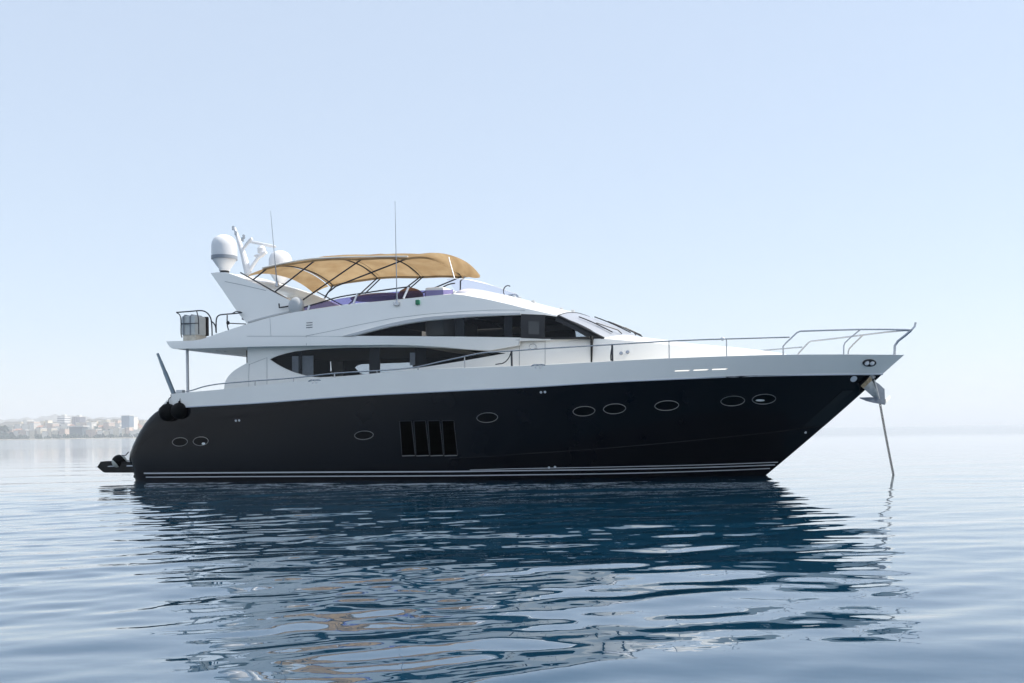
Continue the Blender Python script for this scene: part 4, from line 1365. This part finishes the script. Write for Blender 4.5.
# --- side rails
def on_b(X, Z=None):
    return B_DECK(min(X, 12.3)) - 0.06
hr = [(186, 391.6), (193, 390), (203, 386.8), (213, 384.8), (224, 383.4), (255, 380.8), (293, 378.0), (334.6, 373.3), (377, 370.7), (400, 369.0), (418, 366.8), (440, 361.8), (464.6, 356.4), (478, 353.6), (489.5, 352.2), (512, 350.9), (545, 348.6), (580, 346.5), (612, 344.6), (660, 341.6), (700, 339.8), (723, 339.1), (755, 338.2), (789.5, 337.2)]
hrp = px_list(hr, on_b)
MB().tube(catmull(hrp, 3), 0.019, 7).pair('hand_rail', M['steel'], yacht)
def stan(px, py_top, r=0.016, m=None, dx=0.0):
    p = at(px, py_top, on_b)
    return MB().tube([p, (p.x + dx, -on_b(p.x), Z_DECK(p.x) - 0.02)], r, 7).pair('stanchion', m or M['steel'], yacht)
for px, py in [(255, 380.8), (293.5, 378), (334.6, 373.3), (377, 370.7), (418, 366.8), (464.6, 356.4), (669, 341.2), (726.4, 339)]:
    stan(px, py)
stan(511.6, 350.9, 0.028, M['dark_steel']); stan(612.2, 344.6, 0.028, M['dark_steel'])
p = at(722.6, 338.8, on_b)
MB().ellipsoid(p, (0.06, 0.04, 0.05), 12, 8).pair('rail_joint', M['radome'], yacht)
# bow pulpit
bowr = [(783.2, 355.0), (783.1, 346.5), (786, 343.0), (797, 332.6), (800.5, 331.2), (830, 330.2), (860.5, 329.4), (885, 329.3), (905, 329.7)]
def yb(X, Z=None):
    return max(0.10, B_DECK(min(X, 12.25)) - 0.05)
bp_ = px_list(bowr, yb)
tip = [at(911.5, 330.0, 0.10), at(914.6, 326.6, 0.0), at(915.7, 322.4, 0.0)]
leg = [at(911.0, 330.4, 0.10), at(905, 335.6, 0.10), at(898, 341), at(894.8, 345.8, 0.1), at(894.4, 355.2, 0.1)] if False else [at(911.0, 330.4, 0.10), at(905, 335.6, 0.10), at(898, 341, 0.10), at(894.8, 345.8, 0.10), at(894.4, 355.4, 0.10)]
pul = MB().tube(bp_ + [tip[0]], 0.022, 8).mirror()
pul.tube(tip, 0.028, 8)
pul.tube(leg, 0.034, 8).mirror() if False else pul.tube(leg, 0.034, 8)
pul.build('bow_pulpit', M['steel'], yacht)
mid = px_list([(860.5, 329.5), (850, 338), (845, 342.8), (843.8, 346), (843.6, 355)], yb)
MB().tube(mid, 0.019, 7).pair('stanchion', M['steel'], yacht)

# --- fittings on the bow band and bulwark
ring = ell_on(band_y, 869.4, 363.0, 6.2, 3.0, 0.012)
MB().tube(ring + ring[:2], 0.022, 7, cap=False).build('fairlead', M['dark'], band)
c_ = ell_on(band_y, 869.4, 363.0, 5.6, 2.6, 0.004)
cc = sum(c_, Vector()) / len(c_)
MB().add([cc] + c_, [(0, 1 + k, 1 + (k + 1) % len(c_)) for k in range(len(c_))]).build('fairlead_opening', M['dark'], band)
for px in (866.6, 872.0):
    p = at(px, 362.9, band_y)
    MB().ellipsoid((p.x, -band_y(p.x, p.z) - 0.02, p.z), (0.068, 0.03, 0.07), 12, 8).build('roller', M['radome'], band)
ring = ell_on(hull_y, 853.8, 379.0, 3.6, 2.7, 0.008, tilt=-0.5)
cc = sum(ring, Vector()) / len(ring)
MB().add([cc + Vector((0, -0.02, 0))] + ring, [(0, 1 + k, 1 + (k + 1) % len(ring)) for k in range(len(ring))]).build('hawse_plate', M['silver'], hull)
def cleat(px, py, y, w=0.2):
    p = at(px, py, y)
    yy = p.y - 0.01
    mb = MB().tube([(p.x - w, yy, p.z + 0.0), (p.x - w * .6, yy - 0.01, p.z + 0.035), (p.x + w * .6, yy - 0.01, p.z + 0.035), (p.x + w, yy, p.z + 0.02)], 0.018, 7)
    mb.tube([(p.x - w * .3, yy, p.z - 0.06), (p.x - w * .3, yy, p.z + 0.03)], 0.022, 7).tube([(p.x + w * .3, yy, p.z - 0.06), (p.x + w * .3, yy, p.z + 0.03)], 0.022, 7)
    return mb.build('cleat', M['steel'], band)
cleat(315, 381.2, lambda X, Z: B_DECK(X) - 0.02)
cleat(538.3, 366.0, lambda X, Z: B_DECK(X) - 0.02)
for px, py in [(621.2, 353.4), (627.6, 352.2)]:
    p = at(px, py, house_y)
    MB().lathe([(0.001, 0.03), (0.05, 0.02), (0.055, -0.02)], (p.x, -house_y(p.x, p.z), p.z), (0, -1, 0.3), 10).build('vent_cap', M['steel'], yacht)
p = at(180, 391.6, 2.4)
MB().box((p.x - 0.12, p.y - 0.05, p.z - 0.08), (p.x + 0.12, p.y + 0.1, p.z + 0.05)).build('stern_fairlead', M['pale_steel'], yacht, bevel=0.02)
# passerelle pole at the quarter
a = at(174.4, 395.4, 2.3); b = at(157.6, 353.6, 2.3)
mb = MB().tube([a, a.lerp(b, .55), a.lerp(b, .58), a.lerp(b, .8), a.lerp(b, .82), b], [0.066, 0.062, 0.052, 0.05, 0.042, 0.038], 10)
pas = mb.build('passerelle', M['davit'], yacht)
MB().ellipsoid(a, (0.12, 0.1, 0.08), 12, 8).build('pivot', M['dark'], pas)
# stem plate
sp = [Vector((X_STEM(z) + 0.004, 0, z)) for z in np.linspace(1.35, 2.28, 12)]
rows = []
for p in sp:
    r = []
    for k in range(9):
        x = p.x - 0.55 + 0.55 * k / 8
        r.append((x, -hull_y(x, p.z) - 0.006, p.z))
    rows.append(r)
MB().grid(rows).pair('stem_plate', M['stem'] if 'stem' in M else M.setdefault('stem', mat('dark_stem_steel', (0.018, 0.022, 0.024), 0.25, metal=0.6)), hull)

# ================================================================== THINGS CARRIED BY THE YACHT
# life raft
c0 = at(193.8, 326.2, 1.85)
raft = thing('liferaft', 'pale grey strapped life raft canister on the aft end of the upper deck', 'life raft', (c0.x, -1.75, zdk + 0.05))
def rbox(lo, hi, bev): return MB().box(lo, hi)
w_, h_ = 0.36, 0.30
c0 = at(190.0, 325.6, 1.95)
lo = (c0.x - 0.26, -2.05, c0.z - h_); hi = (c0.x + 0.26, -1.52, c0.z + h_)
attach(MB().box(lo, hi).build('canister', M['container'], None, bevel=0.06), raft)
attach(MB().box((lo[0] + 0.02, -1.52, lo[2] + 0.01), (hi[0] + 0.02, -1.42, hi[2] + 0.01)).build('end_band', M['dark'], None, bevel=0.03), raft)
for dx in (-0.14, 0.10):
    xx = c0.x + dx
    l_ = [(xx, -2.07, c0.z - h_ - .01), (xx, -2.07, c0.z + h_ - .04), (xx, -2.0, c0.z + h_ + .02), (xx, -1.54, c0.z + h_ + .02)]
    attach(MB().tube(l_, 0.018, 6).build('strap', M['greyband'], None), raft)
attach(MB().tube([(lo[0] + .03, -2.07, c0.z + .04), (c0.x + .10, -2.07, c0.z + .04)], 0.014, 6).build('strap', M['greyband'], None), raft)
attach(MB().box((c0.x - 0.22, -2.0, zdk + 0.005), (c0.x + 0.24, -1.5, c0.z - h_ + 0.01)).build('cradle', M['teak'], None, bevel=0.01), raft)
# fenders at the quarter
for (px, py, r_, lab) in [(168.0, 412.5, 0.27, 'round black fender hanging below the foot of the grey pole at the stern quarter'), (179.5, 411.0, 0.25, 'round black fender nearer the bow of the pair hanging under the stern bulwark')]:
    p = at(px, py, 2.72)
    f_ = thing('fender', lab, 'fender', (p.x, p.y, p.z - r_))
    attach(MB().lathe([(0.001, -r_), (r_ * .5, -r_ * .87), (r_ * .87, -r_ * .5), (r_, 0), (r_ * .87, r_ * .5), (r_ * .5, r_ * .87), (r_ * .14, r_ * 1.0), (r_ * .12, r_ * 1.18), (0.001, r_ * 1.2)], p, seg=28).build('body', M['rubber'], None), f_)
    attach(MB().tube([p + Vector((0, 0, r_)), p + Vector((0, 0.05, r_ + 0.15)), Vector((p.x, -2.44, Z_DECK(p.x)))], 0.012, 6).build('lanyard', M['rope'], None), f_)
# ball fender on the platform
p = at(119.4, 461.6, 2.3)
r_ = 0.215
bf = thing('ball_fender', 'black ball fender with pale ends resting on the swim platform against the stern', 'fender', (p.x, p.y, p.z - r_))
ax = Vector((-0.45, -0.62, -0.55)).normalized()
prof = [(r_ * math.sin(a), -r_ * math.cos(a)) for a in np.linspace(0.01, math.pi - 0.01, 25)]
attach(MB().lathe([q for q in prof if -r_ * .62 <= q[1] <= r_ * .62], p, ax, 30).build('body', M['rubber'], None), bf)
for sg in (-1, 1):
    attach(MB().lathe([q for q in prof if q[1] * sg >= r_ * .60], p, ax, 30).build('end', M['fender_end'], None), bf)
lp = at(125.5, 455.5, 2.3)
attach(MB().tube([p + Vector((0.05, 0, r_ * .9)), lp, at(128.5, 452, 2.35)], 0.014, 6).build('lanyard', M['rope'], None), bf)
# ropes on the rail
for pts, lab in [([(511.0, 352.2), (509.5, 356.5), (506.5, 360.8), (502.5, 363.4), (499.8, 363.8), (495.5, 364.4)], 'dark rope curving down from the side rail below the forward tip of the lower window'), ([(612.0, 346.0), (611.2, 351.0), (610.6, 356.0), (610.9, 360.6)], 'dark rope hanging straight down beside the rail post below the windscreen')]:
    P = [at(a, b, lambda X, Z: on_b(X) - 0.0) for a, b in pts]
    t = thing('rope', lab, 'rope', P[-1])
    attach(MB().tube(catmull(P, 4), 0.014, 6).build('line', M['rope'], None), t)
# anchor
ap = at(877, 398, 0.0)
anc = thing('anchor', 'steel plough anchor stowed below the bow with its flukes hanging free', 'anchor', ap)
def plate(pts, y0, t=0.03, m=None, name='plate'):
    q = [at(a, b, y) if not isinstance(y, str) else None for a, b, y in pts]
    e1 = q[1] - q[0]; e2 = q[2] - q[0]
    nrm = e1.cross(e2).normalized() * t
    n = len(q)
    return attach(MB().add([v + nrm * .5 for v in q] + [v - nrm * .5 for v in q], [tuple(range(n)), tuple(range(2 * n - 1, n - 1, -1))] + [(i, (i + 1) % n, (i + 1) % n + n, i + n) for i in range(n)]).build(name, m, None, bevel=0.006), anc)
plate([(861.0, 386.2, .24), (870.5, 376.8, .20), (879.2, 397.6, .10), (875.2, 398.8, .12)], 0, 0.05, M['galv'], 'roller_plate')
plate([(860.6, 385.9, .265), (870.3, 376.2, .225), (872.2, 380.2, .215), (863.2, 388.6, .25)], 0, 0.03, M['rust'], 'roller_edge')
plate([(873.5, 381.0, -.05), (878.5, 384.5, -.1), (884.4, 389.6, -.2), (885.0, 404.6, -.05), (880.5, 402.5, .02), (877.8, 397.0, .03)], 0, 0.04, M['fluke'], 'fluke')
plate([(859.5, 397.9, .42), (868, 397.6, .3), (877.8, 397.6, .12), (885.0, 404.5, -.02), (874, 402.6, .2), (866, 400.6, .34)], 0, 0.03, M['fluke'], 'fluke')
plate([(885.4, 399.0, -.1), (889.6, 395.6, -.42), (890.2, 398.5, -.44), (885.6, 403.6, -.05)], 0, 0.03, M['cream'], 'fluke')  # sunlit side of the fluke put into its cream colour
a, b = at(873.2, 377.0, 0.02), at(878.6, 399.0, 0.0)
attach(MB().tube([a, a.lerp(b, .5), b], 0.035, 8).build('shank', M['galv'], None), anc)
attach(MB().tube([at(871.0, 377.5, 0.2), at(875.8, 375.6, -0.1)], 0.06, 12).build('bow_roller', M['galv'], None), anc)
# chain
ca, cb = at(879.6, 401.5, 0.0), at(893.9, 476.3, -0.15)
cb = ca + (cb - ca) * 1.15
ch = thing('anchor_chain', 'taut anchor chain running from the bow down into the water', 'chain', cb)
L = (cb - ca).length
nl = int(L / 0.074)
dirv = (cb - ca).normalized()
s1 = dirv.orthogonal().normalized(); s2 = dirv.cross(s1)
mb = MB()
for i in range(nl):
    sag = -0.015 * math.sin(math.pi * i / nl)
    c = ca + dirv * (i + .5) * L / nl + Vector((sag * 0.6, 0, sag * 0.3))
    side = s1 if i % 2 else s2
    loop = [c + dirv * 0.050 * math.cos(t) + side * 0.028 * math.sin(t) for t in np.linspace(0, 2 * math.pi, 11)[:-1]]
    mb.tube(loop + loop[:2], 0.0115, 5, cap=False)
attach(mb.build('links', M['chain'], None), ch)
